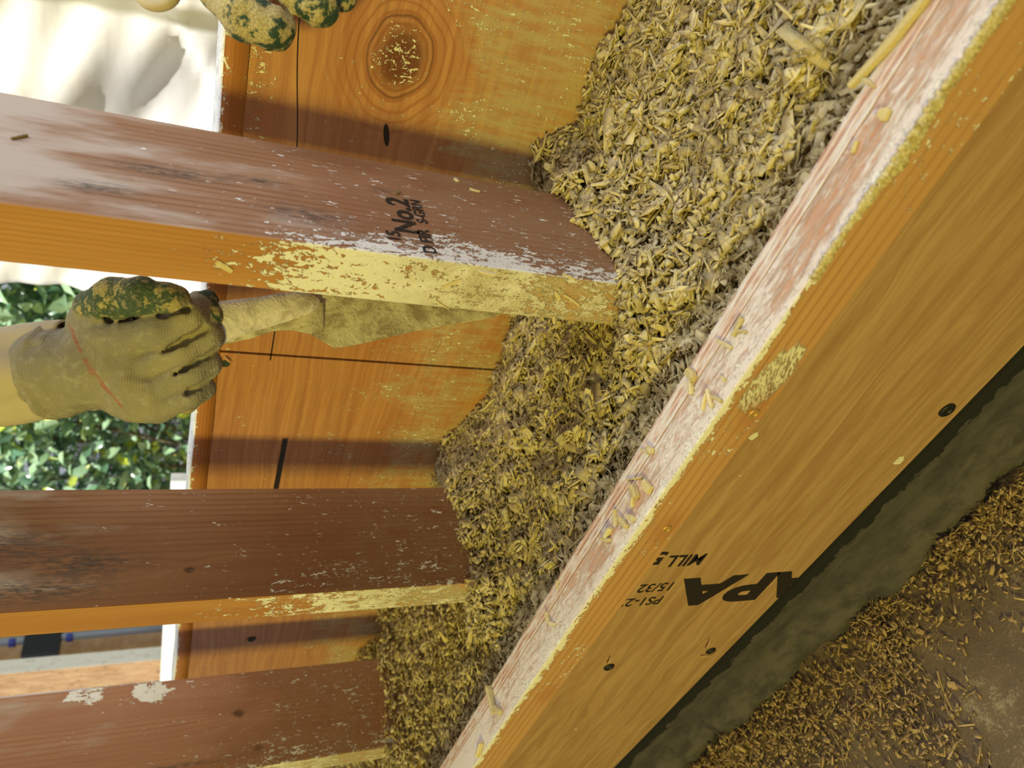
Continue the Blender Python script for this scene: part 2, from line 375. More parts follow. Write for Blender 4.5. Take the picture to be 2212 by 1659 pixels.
def back_rail_mat():
    m = Mat('back_rail_pine', 0.5, 0.3); X, Y, Z = m.pos(); NX, NY, NZ = m.nrm()
    c, w, f, lo = grain(m, X, Z, Y, 0.0035, (0.52, 0.22, 0.07), (0.44, 0.17, 0.05), (0.28, 0.09, 0.025), 4.0, 0.3, 0.7)
    n = m.noise(m.vec(X * 120, Y * 200, Z * 200), 1, 4, 0.65, 1.0)
    edge = Z.sm(ZS + 0.276, ZS + 0.284)
    mk = (n - 0.66 + edge * 0.14).sm(0.0, 0.03)
    c = m.mix(mk, c, (0.82, 0.76, 0.56))
    tn = m.noise(m.vec(X * 90, Y * 300, Z), 1, 3, 0.6)
    top = NZ.sm(0.4, 0.7)
    c = m.mix(top, c, m.mix(tn.sm(0.62, 0.68), (0.93, 0.93, 0.93), (0.20, 0.19, 0.18)))
    return m.out(c, mk + n * 0.2, 0.0007)
M['brail'] = back_rail_mat()
def hemp_mat(name, ca, cb, cc):
    m = Mat(name, 0.82, 0.15); X, Y, Z = m.pos()
    a = m.attr('tone'); b = m.attr('coat')
    c = m.mix(a, ca, cb)
    c = m.mix(a.sm(0.85, 0.97) * 0.8, c, (0.78, 0.66, 0.40))
    n = m.noise(m.vec(X, Y, Z), 900, 3, 0.65)
    n2 = m.noise(m.vec(X, Y, Z), 260, 3, 0.6)
    c = m.mix((b * 1.3 * n2.sm(0.35, 0.6)).clamp() * 0.8, c, cc)
    c = m.mix(n.sm(0.46, 0.3) * 0.4, c, (0.16, 0.12, 0.06))
    return m.out(c, n * 0.5 + n2 * 0.5, 0.00045)
M['hemp'] = hemp_mat('lime_coated_hemp', (0.20, 0.125, 0.045), (0.74, 0.60, 0.27), (0.66, 0.59, 0.38))
M['floorhemp'] = hemp_mat('dry_hemp_debris', (0.30, 0.19, 0.08), (0.55, 0.39, 0.19), (0.50, 0.40, 0.26))
def floor_mat():
    m = Mat('dusty_concrete', 0.85, 0.2); X, Y, Z = m.pos()
    a = m.noise(m.vec(X, Y, 0.0), 6, 4, 0.6); b = m.noise(m.vec(X, Y, 0.0), 90, 4, 0.65); d = m.noise(m.vec(X, Y, 0.3), 420, 3, 0.7)
    c = m.mix(a.sm(0.35, 0.65), (0.125, 0.09, 0.062), (0.19, 0.142, 0.10))
    c = m.mix((a - 0.5 + (b - 0.5) * 0.6 + (d - 0.5) * 0.6 ).sm(0.06, 0.2) * 0.6, c, (0.42, 0.36, 0.25))
    c = m.mix(d.sm(0.68, 0.76) * 0.7, c, (0.50, 0.42, 0.30))
    return m.out(c, b + d * 0.7, 0.0015)
M['floor'] = floor_mat()
def curb_mat():
    m = Mat('dark_concrete_curb', 0.8, 0.25); X, Y, Z = m.pos()
    a = m.noise(m.vec(X * 25, Y * 60, Z * 60), 1, 5, 0.65); b = m.noise(m.vec(X, Y, Z), 300, 3, 0.6)
    c = m.mix(a.sm(0.3, 0.7), (0.046, 0.041, 0.042), (0.082, 0.072, 0.068))
    tar = (m.noise(m.vec(X * 30, 0.0, Z * 60), 1, 4, 0.7) * 0.036 + Z - 0.084).sm(-0.001, 0.002)
    c = m.mix(tar, c, (0.012, 0.012, 0.013))
    c = m.mix(Z.sm(0.036, 0.022) * Z.sm(0.004, 0.012) * a.sm(0.35, 0.6) * 0.14, c, (0.24, 0.21, 0.18))
    c = m.mix(b.sm(0.73, 0.78) * 0.5, c, (0.45, 0.42, 0.35))
    return m.out(c, a * 0.6 + tar + b * 0.4, 0.0015)
M['curb'] = curb_mat()
M['black'] = simple('black_screw_washer', (0.012, 0.012, 0.013), 0.45, 0.4)
M['brass'] = simple('yellow_zinc_screw', (0.55, 0.33, 0.10), 0.45, 0.5, metal=0.4)
M['greenscrew'] = simple('green_coated_screw', (0.03, 0.06, 0.035), 0.4, 0.5)
M['white'] = simple('white_painted_board', (0.88, 0.89, 0.90), 0.6, nz=(60, (0.72, 0.76, 0.80)))
M['paleb'] = simple('pale_fir_board', (0.66, 0.42, 0.24), 0.6, nz=(25, (0.55, 0.32, 0.16)))
def spotted():
    m = Mat('mildewed_fir', 0.65); X, Y, Z = m.pos()
    n = m.noise(m.vec(X * 60, Y * 60, Z * 10), 1, 4, 0.6); s = m.noise(m.vec(X * 120, Y * 120, Z * 35), 1, 3, 0.6)
    NX, NY, NZ = m.nrm()
    c = m.mix(n.sm(0.35, 0.65), (0.50, 0.33, 0.19), (0.38, 0.22, 0.11)); c = m.mix(s.sm(0.56, 0.68) * 0.8, c, (0.07, 0.05, 0.035))
    w = m.noise(m.vec(X * 40, Y * 90, Z * 25), 1, 4, 0.6)
    c = m.mix(NX.sm(0.5, 0.8) * w.sm(0.2, 0.45), c, (0.88, 0.88, 0.90))  # white on this face is sunlight painted into the colour
    return m.out(c, n)
M['spot'] = spotted()
M['ink'] = None
def ink_mat(name, col, thr):
    m = Mat(name, 0.7, 0.2); X, Y, Z = m.pos(); n = m.noise(m.vec(X, Y, Z), 700, 3, 0.6)
    c = m.out(col); m.ln(n.sm(thr - 0.02, thr + 0.02), m.b.inputs['Alpha']); return m.mat
M['ink'] = ink_mat('black_stamp_ink', (0.022, 0.016, 0.016), 0.36)
M['ink2'] = ink_mat('worn_stamp_ink', (0.03, 0.024, 0.02), 0.40)
# ------------------------------------------------------------------ setting
def struct(o): o['kind'] = 'structure'; return o
struct(box('floor', (-6, -6, -0.2), (5, 0.26, 0.0), M['floor'], bev=0))
soil = simple('garden_soil', (0.16, 0.13, 0.09), 0.9, nz=(8, (0.22, 0.2, 0.13)), bump=0.01)
struct(box('ground', (-12, 0.26, -0.25), (6, 14, -0.02), soil, bev=0))
struct(box('sun_block_roof', (-6, -6, 2.6), (4.5, -0.8, 2.75), simple('sun_block_boards', (0.45, 0.36, 0.27), 0.8, nz=(12, (0.38, 0.3, 0.2))), bev=0))  # unseen roof added to keep the sun off the wall, edge set for that
# concrete curb under the wall with black membrane smears
def curb():
    xs = np.linspace(-2.2, 0.9, 240); prof = [(-0.150, -0.005), (-0.146, 0.010), (-0.137, 0.022), (-0.124, 0.030), (-0.119, 0.040), (-0.117, 0.073), (-0.1135, 0.0775), (0.2, 0.0775)]
    V = []; n = len(prof)
    for x in xs:
        j = 0.004 * math.sin(x * 23) + 0.003 * math.sin(x * 61 + 1) + 0.002 * math.sin(x * 140)
        for k, (y, z) in enumerate(prof): V.append((x, y - (j if k < 4 else 0), z + (j * 0.5 if 0 < k < 4 else 0)))
    Q = [(i * n + k, (i + 1) * n + k, (i + 1) * n + k + 1, i * n + k + 1) for i in range(len(xs) - 1) for k in range(n - 1)]
    return struct(link('wall_base', mesh_np('wall_base', V, Q, True), M['curb']))
cb = curb(); cb.name = 'wall_front'
# ------------------------------------------------------------------ studs
X2, X3 = -0.3933, -0.7992
def knot_marks(st, pts, x, y=None):
    for (u, v, r) in pts:
        p = onX(u, v, x) if y is None else onY(u, v, y)
s1 = empty('wall_stud', (-0.019, 0.0665, 0.08)); tag(s1, 'weathered wall stud with a black grade stamp, nearest, its front edge crusted with lime', 'stud', 'wall studs')
box('stud_board', (-0.038, 0, 0.08), (0, 0.133, 2.6), M['stud1'], s1)
s2 = empty('wall_stud', (X2 - 0.019, 0.0665, 0.08)); tag(s2, 'brown wall stud speckled with black spots, between the gloved fist and the far stud', 'stud', 'wall studs')
box('stud_board', (X2 - 0.038, 0, 0.08), (X2, 0.133, 2.6), M['stud2'], s2)
s3 = empty('wall_stud', (X3 - 0.019, 0.0665, 0.08)); tag(s3, 'reddish wall stud with curved growth rings and two grey lime patches, farthest away', 'stud', 'wall studs')
box('stud_board', (X3 - 0.038, 0, 0.08), (X3, 0.133, 2.6), M['stud3'], s3)
def text_mesh(name, body, origin, rdir, udir, size, ndir, mat, parent, clip_z=None, xs=1.0, label=None, bold=0.012):
    cu = bpy.data.curves.new(name, 'FONT'); cu.body = body; cu.size = 1.0; cu.offset = bold
    cu.resolution_u = 4
    o = bpy.data.objects.new(name, cu); COL.objects.link(o)
    dg = bpy.context.evaluated_depsgraph_get(); me = bpy.data.meshes.new_from_object(o.evaluated_get(dg)); bpy.data.objects.remove(o)
    r = Vector(rdir); u = Vector(udir); n = Vector(ndir)
    mt = Matrix([[r[i] * size * xs, u[i] * size, n[i], origin[i]] for i in range(3)] + [[0, 0, 0, 1]])
    me.transform(mt)
    if clip_z is not None:
        bm = bmesh.new(); bm.from_mesh(me)
        bmesh.ops.bisect_plane(bm, geom=list(bm.verts) + list(bm.edges) + list(bm.faces), plane_co=(0, 0, clip_z), plane_no=(0, 0, -1), clear_outer=True)
        bm.to_mesh(me); bm.free()
    ob = link(name, me, mat, parent)
    if label: ob['label'] = label
    return ob
# grade stamp on the near stud (reads toward the garden side)
def st1(u, v): p = onX(u, v, 0.0004); return p
for body, (u, v), h, w in (('No.2', (905, 507), 0.0165, 1.0), ('15', (869, 523), 0.0095, 1.0), ('D FIR', (944, 549), 0.0090, 1.0), ('S-GRN', (925, 484), 0.0080, 1.0)):
    p = st1(u, v)
    text_mesh('grade_stamp', body, p, (0, 1, 0), (0, 0, 1), h / 0.70, (1, 0, 0), M['ink2'], s1, xs=w, label='black ink lettering', bold=0.03)
# ------------------------------------------------------------------ front form (two-piece: rail + plywood)
ff = empty('formwork_panel', (-0.5, -0.12, 0.073)); tag(ff, 'honey plywood formwork with a lime-smeared top rail, along the near side of the fill', 'formwork')
rr = box('top_rail', (-1.7, -0.1403, ZS - 0.038), (0.62, -0.1112, ZS), M['rail'], ff, bev=0.0012, seg=3); rr['label'] = 'pine top rail with white lime smears'
YP = -0.1112
box('plywood_sheet', (-1.7, YP, 0.073), (0.62, -0.0990, ZS - 0.0002), M['ply'], ff, bev=0.0002)
def screw(name, p, r, mat, parent, ny=-1, depth=0.002, ring=False):
    bm = bmesh.new()
    prof = [(r, 0), (r * 0.98, depth * 0.6), (r * 0.82, depth), (r * 0.5, depth * 0.95), (r * 0.34, depth * 0.5), (0.0001, depth * 0.3)]
    n = 24; rows = []
    for k, (rr_, d) in enumerate(prof):
        rows.append([bm.verts.new((p[0] + rr_ * math.cos(2 * PI * j / n) * (1 if k < 4 or j % 4 else 1.25), p[1] + ny * d, p[2] + rr_ * math.sin(2 * PI * j / n))) for j in range(n)])
    for a, b in zip(rows, rows[1:]):
        for j in range(n): bm.faces.new((a[j], a[(j + 1) % n], b[(j + 1) % n], b[j]))
    bm.faces.new(rows[0][::-1]); bm.faces.new(rows[-1]); bmesh.ops.recalc_face_normals(bm, faces=bm.faces)
    return link(name, bm_mesh(name, bm, False), mat, parent)
for (u, v), r in (((2045, 885), 0.0072), ((1315, 1440), 0.0060), ((1535, 1405), 0.0060)):
    screw('screw_head', onY(u, v, YP), r, M['black'], ff)['label'] = 'black screw head'
for (u, v), r in (((1628, 893), 0.0042), ((1440, 1142), 0.0040)):
    screw('rail_screw', onY(u, v, -0.1403), r, M['brass'], ff, depth=0.0012)['label'] = 'yellowish screw head in the rail'
# torn veneer splinters at the far screws
def splinter(pa, pb, w, mat, parent, name='veneer_splinter'):
    pa = np.array(pa); pb = np.array(pb)
    return tube(name, [pa, pa * 0.5 + pb * 0.5 + np.array([0, -0.0015, 0]), pb], [w, w * 0.8, w * 0.15], mat, parent, 5)
for a, b in (((1513, 1418), (1545, 1413)), ((1525, 1400), (1533, 1382)), ((1312, 1432), (1318, 1420))):
    splinter(onY(*a, YP - 0.001), onY(*b, YP - 0.004), 0.0011, M['paleb'], ff)
# stamps: read upward (toward the top rail), letter tops toward the far end
UPD = (-1, 0, 0); RTD = (0, 0, 1)
def stamp(body, u, v, h, xs, bold=0.012, nm='mill_stamp', clip=0.0735):
    p = onY(u, v, YP - 0.0003); return text_mesh(nm, body, p, RTD, UPD, h / 0.70, (0, -1, 0), M['ink'], ff, clip_z=clip, xs=xs, label='black stamped lettering', bold=bold)
stamp('APA', 1790, 1232, 0.044, 1.52, 0.045)
stamp('MILL', 1531, 1197, 0.0165, 0.86, 0.02)
stamp('5', 1447, 1193, 0.0175, 1.25, 0.03)
stamp('15/32', 1464, 1258, 0.0130, 0.95)
stamp('PS1-22', 1437, 1288, 0.0130, 0.95)
# ------------------------------------------------------------------ back form
bf = empty('formwork_panel', (-0.5, 0.23, 0.0)); tag(bf, 'orange-brown plywood formwork with an oval knot and a thin top rail, behind the studs', 'formwork')
YB = 0.22
box('plywood_sheet', (-2.0, YB, 0.0), (-0.2795, YB + 0.012, ZS + 0.2655), M['back'], bf, bev=0.0005)
box('plywood_sheet', (-0.2765, YB + 0.0002, 0.0), (0.75, YB + 0.0125, ZS + 0.2655), M['back'], bf, bev=0.0005)
box('seam_backing', (-0.32, YB + 0.012, 0.0), (-0.24, YB + 0.03, ZS + 0.26), simple('painted_gap_shade', (0.10, 0.05, 0.03), 0.8), bf)  # dark strip behind the seam paints in the shade of the gap
def brail():
    prof = [(YB - 0.0015, ZS + 0.2655), (YB - 0.0015, ZS + 0.2835), (YB + 0.0, ZS + 0.2848), (YB + 0.03, ZS + 0.2885), (YB + 0.031, ZS + 0.27), (YB + 0.031, ZS + 0.23), (YB + 0.0125, ZS + 0.23), (YB + 0.0125, ZS + 0.2655)]
    xs = np.linspace(-2.0, 0.75, 200); n = len(prof); V = [(x, y, z) for x in xs for (y, z) in prof]
    V = np.array(V); V[:, 2] += 0.0006 * np.sin(V[:, 0] * 37) ; V[:, 1] += 0.0005 * np.sin(V[:, 0] * 53)
    Q = [(i * n + k, i * n + (k + 1) % n, (i + 1) * n + (k + 1) % n, (i + 1) * n + k) for i in range(len(xs) - 1) for k in range(n)]
    me = mesh_np('top_rail', V, Q); bm = bmesh.new(); bm.from_mesh(me); bmesh.ops.holes_fill(bm, edges=bm.edges); bmesh.ops.recalc_face_normals(bm, faces=bm.faces); bm.to_mesh(me); bm.free()
    o = link('top_rail', me, M['brail'], bf); o['label'] = 'thin rail with a white upper edge'
brail()
screw('screw_head', onY(487, 785, YB - 0.0005), 0.0042, M['greenscrew'], bf)['label'] = 'green screw head in a torn notch'
splinter(onY(486, 770, YB - 0.001), onY(499, 786, YB - 0.005), 0.0013, M['paleb'], bf)
splinter(onY(474, 770, YB - 0.001), onY(480, 800, YB - 0.004), 0.0015, M['paleb'], bf)
screw('screw_head', onY(543, 1380, YB), 0.0065, M['black'], bf)['label'] = 'black screw head'
# ------------------------------------------------------------------ hempcrete fill
def fill_z(x, y):
    P = np.stack([x, y, np.zeros_like(x)], 1)
    z = -0.022 + 0.0075 * noise3(P, 6, 3, 2) + 0.004 * noise3(P, 22, 5, 2)
    bx = np.interp(x, [-1.2, -0.926, -0.859, -0.80, -0.62, -0.411, -0.317, -0.201, -0.10, -0.02, 0.01, 0.036, 0.095, 0.144, 0.4],
                      [-.02, 0.0, -.045, -0.01, -0.04, -.006, -.046, -.037, -.028, 0.006, 0.008, -.022, -.016, -.026, -.026])
    tb = np.clip((y - 0.08) / 0.13, 0, 1); z = z * (1 - tb) + (bx + 0.3 * (z + 0.022)) * tb
    for sx in (-0.0, X2, X3):
        d = np.hypot((x - (sx + 0.006)) / 0.030, np.clip(np.abs(y - 0.06) - 0.06, 0, 9) / 0.035)
        z += 0.026 * np.exp(-d * d)
        d = np.hypot((x - (sx - 0.03)) / 0.035, (y + 0.02) / 0.03); z += 0.016 * np.exp(-d * d)
    tf = np.clip((-0.05 - y) / 0.05, 0, 1); z = z * (1 - tf) + (-0.016 + 0.5 * (z + 0.022)) * tf
    return np.minimum(z, 0.012) + ZS
def chip_mesh(C, N, L, Wd, T, tone, coat, tilt=0.5, seed=1, extra_bend=1.0):
    """shards: n x 12 vertices with bend, twist and taper"""
    r = np.random.default_rng(seed); n = len(C)
    th = r.uniform(0, 2 * PI, n)
    up = N + r.normal(0, tilt, (n, 3)); up /= np.linalg.norm(up, axis=1)[:, None]
    a = np.stack([np.cos(th), np.sin(th), r.normal(0, tilt * 0.6, n)], 1); a -= up * (a * up).sum(1)[:, None]; a /= np.linalg.norm(a, axis=1)[:, None]
    b = np.cross(up, a)
    V = np.zeros((n, 12, 3)); bend = r.normal(0, 0.12, n) * extra_bend; skew = r.normal(0, 0.15, n)
    for k, t in enumerate((-0.5, r.uniform(-0.15, 0.15, n), 0.5)):
        wk = Wd * (r.uniform(0.35, 1.05, n) if k != 1 else r.uniform(0.85, 1.15, n)); tk = T * (r.uniform(0.4, 1.0, n) if k != 1 else 1.0)
        off = (0.25 - t * t * 1.0) * bend * L; off2 = (0.25 - t * t) * skew * L
        tw = r.normal(0, 0.3, n)
        for j, (p, q) in enumerate(((-1, -1), (1, -1), (1, 1), (-1, 1))):
            jj = r.uniform(0.75, 1.25, n)
            V[:, k * 4 + j] = C + a * (t * L + r.normal(0, 0.05, n) * L)[:, None] + b * (p * wk * 0.5 * jj + off2)[:, None] + up * (q * tk * 0.5 + p * tw * wk * 0.3 + off)[:, None]
    base = (np.arange(n) * 12)[:, None, None]
    Fl = []
    for k in (0, 4):
        for j in range(4): Fl.append((k + j, k + (j + 1) % 4, k + 4 + (j + 1) % 4, k + 4 + j))
    Fl += [(3, 2, 1, 0), (8, 9, 10, 11)]
    Q = (np.array(Fl)[None] + base).reshape(-1, 4)
    return V.reshape(-1, 3), Q, np.repeat(tone, 12), np.repeat(coat, 12)
def fibre_mesh(C, L, R, tone, seed=2, lift=0.35):
    r = np.random.default_rng(seed); n = len(C); th = r.uniform(0, 2 * PI, n); K = 6
    d = np.stack([np.cos(th), np.sin(th), r.normal(0, lift, n)], 1); d /= np.linalg.norm(d, axis=1)[:, None]
    s = np.cross(d, [0, 0, 1.0]); s /= np.linalg.norm(s, axis=1)[:, None] + 1e-9; u = np.cross(s, d)
    V = np.zeros((n, K * 3, 3)); c1 = r.normal(0, 0.25, n); c2 = r.normal(0, 0.15, n); w = r.uniform(0, 6, n)
    for k in range(K):
        t = k / (K - 1) - 0.5
        c = C + d * (t * L)[:, None] + s * (L * (c1 * (0.25 - t * t) + 0.06 * np.sin(t * 9 + w)))[:, None] + u * (L * c2 * (0.25 - t * t))[:, None]
        rr_ = R * (1.0 - 0.6 * abs(t) * 2)
        for j in range(3):
            an = 2.094 * j; V[:, k * 3 + j] = c + s * (rr_ * math.cos(an))[:, None] + u * (rr_ * math.sin(an))[:, None]
    Fl = [(k * 3 + j, k * 3 + (j + 1) % 3, k * 3 + 3 + (j + 1) % 3, k * 3 + 3 + j) for k in range(K - 1) for j in range(3)]
    Q = (np.array(Fl)[None] + (np.arange(n) * K * 3)[:, None, None]).reshape(-1, 4)
    return V.reshape(-1, 3), Q, np.repeat(tone, K * 3), np.repeat(r.uniform(0, 0.6, n), K * 3)
def merge(parts):
    Vs, Qs, Ts, Cs = [], [], [], []; off = 0
    for V, Q, t, c in parts: Vs.append(V); Qs.append(Q + off); Ts.append(t); Cs.append(c); off += len(V)
    return np.concatenate(Vs), np.concatenate(Qs), np.concatenate(Ts), np.concatenate(Cs)
def in_stud(x, y, pad=0.0):
    m = np.zeros(len(x), bool)
    for sx in (0.0, X2, X3): m |= (x < sx + pad) & (x > sx - 0.038 - pad) & (y > -pad) & (y < 0.133 + pad)
    return m
def build_fill():
    r = np.random.default_rng(11)
    # base bed, darkest tone painted in for the shade between shards
    nx, ny = 420, 90; xs = np.linspace(-1.55, 0.45, nx); ys = np.linspace(-0.0975, YB - 0.001, ny)
    gx, gy = np.meshgrid(xs, ys, indexing='ij'); gx = gx.ravel(); gy = gy.ravel()
    gz = fill_z(gx, gy) - 0.017 + r.normal(0, 0.0012, len(gx))
    V0 = np.stack([gx, gy, gz], 1); idx = np.arange(nx * ny).reshape(nx, ny)
    Q0 = np.stack([idx[:-1, :-1], idx[1:, :-1], idx[1:, 1:], idx[:-1, 1:]], -1).reshape(-1, 4)
    parts = [(V0, Q0, np.full(len(V0), 0.0), np.full(len(V0), 0.1))]
    # shards in layers; more of them near the camera, where they show largest
    n = 50000; x = np.concatenate([r.uniform(-1.45, 0.36, n // 2), r.uniform(-0.45, 0.33, n - n // 2)]); y = r.uniform(-0.0965, YB - 0.003, n)
    ok = ~in_stud(x, y, 0.001); x = x[ok]; y = y[ok]; n = len(x)
    z = fill_z(x, y); e = 0.002
    N = np.stack([-(fill_z(x + e, y) - z) / e, -(fill_z(x, y + e) - z) / e, np.ones(n)], 1); N /= np.linalg.norm(N, axis=1)[:, None]
    P = np.stack([x, y, z], 1); clump = noise3(P * [1, 1, 0], 34, 21, 2)
    z = z + 0.006 * clump - r.uniform(0, 1, n) ** 1.4 * 0.016
    L = np.clip(r.lognormal(math.log(0.0078), 0.45, n), 0.003, 0.025); Wd = np.clip(r.lognormal(math.log(0.0029), 0.45, n), 0.0010, 0.0075); T = r.uniform(0.0005, 0.0015, n)
    fine = r.random(n) < 0.30; L[fine] *= 0.6; Wd[fine] *= 0.55
    L = np.minimum(L, 2.0 * np.minimum(y + 0.0975, YB - y) + 0.003)
    nearw = np.where(x > -0.30, 1.30, 1.0) * r.choice([1.0, 1.5], n, p=[0.9, 0.1]); L = L * nearw; Wd = Wd * nearw
    L = np.minimum(L, 2.0 * np.minimum(y + 0.0975, YB - y) + 0.003)
    tone = np.clip(r.beta(2.0, 1.7, n) + 0.10 * clump, 0, 1); coat = np.clip(r.beta(1.3, 1.6, n) + 0.15 * clump, 0, 1)
    parts.append(chip_mesh(np.stack([x, y, z], 1), N, L, Wd, T, tone, coat, 0.50, 3, 0.55))
    # rounder lime-bound lumps
    n = 1800; x = r.uniform(-1.3, 0.34, n); y = r.uniform(-0.094, YB - 0.004, n); ok = ~in_stud(x, y, 0.002); x = x[ok]; y = y[ok]; n = len(x)
    s = r.uniform(0.0022, 0.0055, n)
    parts.append(chip_mesh(np.stack([x, y, fill_z(x, y) - r.uniform(0, 0.004, n)], 1), np.tile([0, 0, 1.0], (n, 1)), s * 1.2, s, s * 0.8, r.uniform(0.3, 0.9, n), r.uniform(0.5, 1, n), 0.8, 5))
    n = 9000; x = np.concatenate([r.uniform(-1.3, 0.34, n // 2), r.uniform(-0.5, 0.33, n - n // 2)]); y = r.uniform(-0.092, YB - 0.008, n); ok = ~in_stud(x, y, 0.004); x = x[ok]; y = y[ok]; n = len(x)
    parts.append(fibre_mesh(np.stack([x, y, fill_z(x, y) + r.uniform(-0.002, 0.004, n)], 1), np.minimum(r.uniform(0.006, 0.026, n), 2 * np.minimum(y + 0.098, YB - y)), r.uniform(0.00012, 0.00032, n), r.uniform(0.3, 1, n), 6))
    V, Q, t, c = merge(parts)
    # keep shards out of boards
    V[:, 1] = np.clip(V[:, 1], -0.0968, YB - 0.0006)
    me = mesh_np('hempcrete_fill', V, Q); fattr(me, 'tone', t); fattr(me, 'coat', c)
    o = link('hempcrete_fill', me, M['hemp']); tag(o, 'yellowish loose hemp and lime fill packed round the studs between the two forms', 'hempcrete', kind='stuff')
build_fill()
# ------------------------------------------------------------------ floor debris
def build_debris():
    r = np.random.default_rng(31); parts = []
    n = 60000; x = r.uniform(-1.7, 0.15, n); y = -0.150 - r.exponential(0.10, n)
    P = np.stack([x, y, np.zeros(n)], 1); d = noise3(P, 5.5, 41, 3)
    pr = np.clip(0.16 + 1.1 * (d - 0.12), 0.0, 1); pr += 0.75 * np.exp(-((x + 0.55) / 0.26) ** 2) * np.exp(-((y + 0.19) / 0.055) ** 2)
    pr += 0.6 * np.exp(-((x + 0.08) / 0.12) ** 2 - ((y + 0.175) / 0.03) ** 2)
    ok = (r.random(n) < pr * 0.52) & (y > -0.75); x = x[ok]; y = y[ok]; pr = pr[ok]; n = len(x)
    z = r.uniform(0.0005, 0.003 + 0.013 * np.clip(pr, 0, 1), n)
    L = np.clip(r.lognormal(math.log(0.0048), 0.50, n), 0.0015, 0.02); Wd = np.clip(r.lognormal(math.log(0.0019), 0.45, n), 0.0007, 0.005)
    parts.append(chip_mesh(np.stack([x, y, z], 1), np.tile([0, 0, 1.0], (n, 1)), L, Wd, r.uniform(0.0005, 0.0015, n), r.beta(2, 2, n), r.beta(1, 2, n), 0.5, 8, 1.4))
    m = 2500; k = r.integers(0, n, m)
    parts.append(fibre_mesh(np.stack([x[k], y[k], z[k] + 0.001], 1), r.uniform(0.006, 0.03, m), r.uniform(0.00015, 0.0004, m), r.uniform(0.3, 1, m), 9, 0.15))
    V, Q, t, c = merge(parts); V[:, 2] = np.maximum(V[:, 2], 0.0003)
    me = mesh_np('hemp_debris', V, Q); fattr(me, 'tone', t); fattr(me, 'coat', c)
    tag(link('hemp_debris', me, M['floorhemp']), 'brown hemp shards and dust spilled on the concrete floor along the curb', 'debris', kind='stuff')
build_debris()
# ------------------------------------------------------------------ loose chips one can count
CH = 0
def img_ang(u, v, an, fn, pl, N):
    a = fn(u, v, pl); b = fn(u + 6 * math.cos(an), v + 6 * math.sin(an), pl); d = b - a
    if N == 'z': return math.atan2(d[1], d[0])
    if N == 'y': return math.atan2(d[2], d[0])
    return math.atan2(-d[1], d[2])
def chip(p, L, Wd, T, ang, label, group, normal=(0, 0, 1), tone=0.8, coat=0.5, mat='hemp', name='hemp_chip', cat='wood chip', bend=1.0):
    global CH; CH += 1; r = np.random.default_rng(100 + CH)
    N = np.array(normal, float); a0 = np.array([1.0, 0, 0]) if abs(N[0]) < 0.9 else np.array([0, 0, 1.0])
    b0 = np.cross(N, a0); a = a0 * math.cos(ang) + b0 * math.sin(ang); b = np.cross(N, a)
    K = 7; V = []; Q = []; bd = r.normal(0, 0.12) * bend; tp = r.uniform(0.5, 0.95, 2)
    p = np.array(p, float) * 1.0; base = p.copy()
    for k in range(K):
        t = k / (K - 1) - 0.5; w = Wd * (tp[0] * (0.5 - t) + tp[1] * (0.5 + t) + 0.35 * (0.5 - abs(t))) * r.uniform(0.85, 1.15)
        c = a * (t * L) + b * (bd * L * (0.25 - t * t)) + N * (T * 0.55)
        for (q1, q2) in ((-1, -1), (0, -0.85), (1, -1), (1.05, 0.7), (0.3, 1.15), (-0.9, 0.9)):
            V.append(c + b * (q1 * w * 0.5) + N * (q2 * T * 0.5 * r.uniform(0.8, 1.1)))
    n = 6
    for k in range(K - 1):
        for j in range(n): Q.append((k * n + j, k * n + (j + 1) % n, (k + 1) * n + (j + 1) % n, (k + 1) * n + j))
    bm = bmesh.new(); vv = [bm.verts.new(v) for v in V]
    for q in Q: bm.faces.new([vv[i] for i in q])
    bm.faces.new(vv[:n][::-1]); bm.faces.new(vv[-n:]); bmesh.ops.recalc_face_normals(bm, faces=bm.faces)
    me = bm_mesh(name, bm); fattr(me, 'tone', [tone] * len(V)); fattr(me, 'coat', [coat] * len(V))
    o = link(name, me, M[mat]); o.location = base; tag(o, label, cat, group); return o
G1 = 'loose hemp chips on the top rail'
RZ = ZS + 0.0002
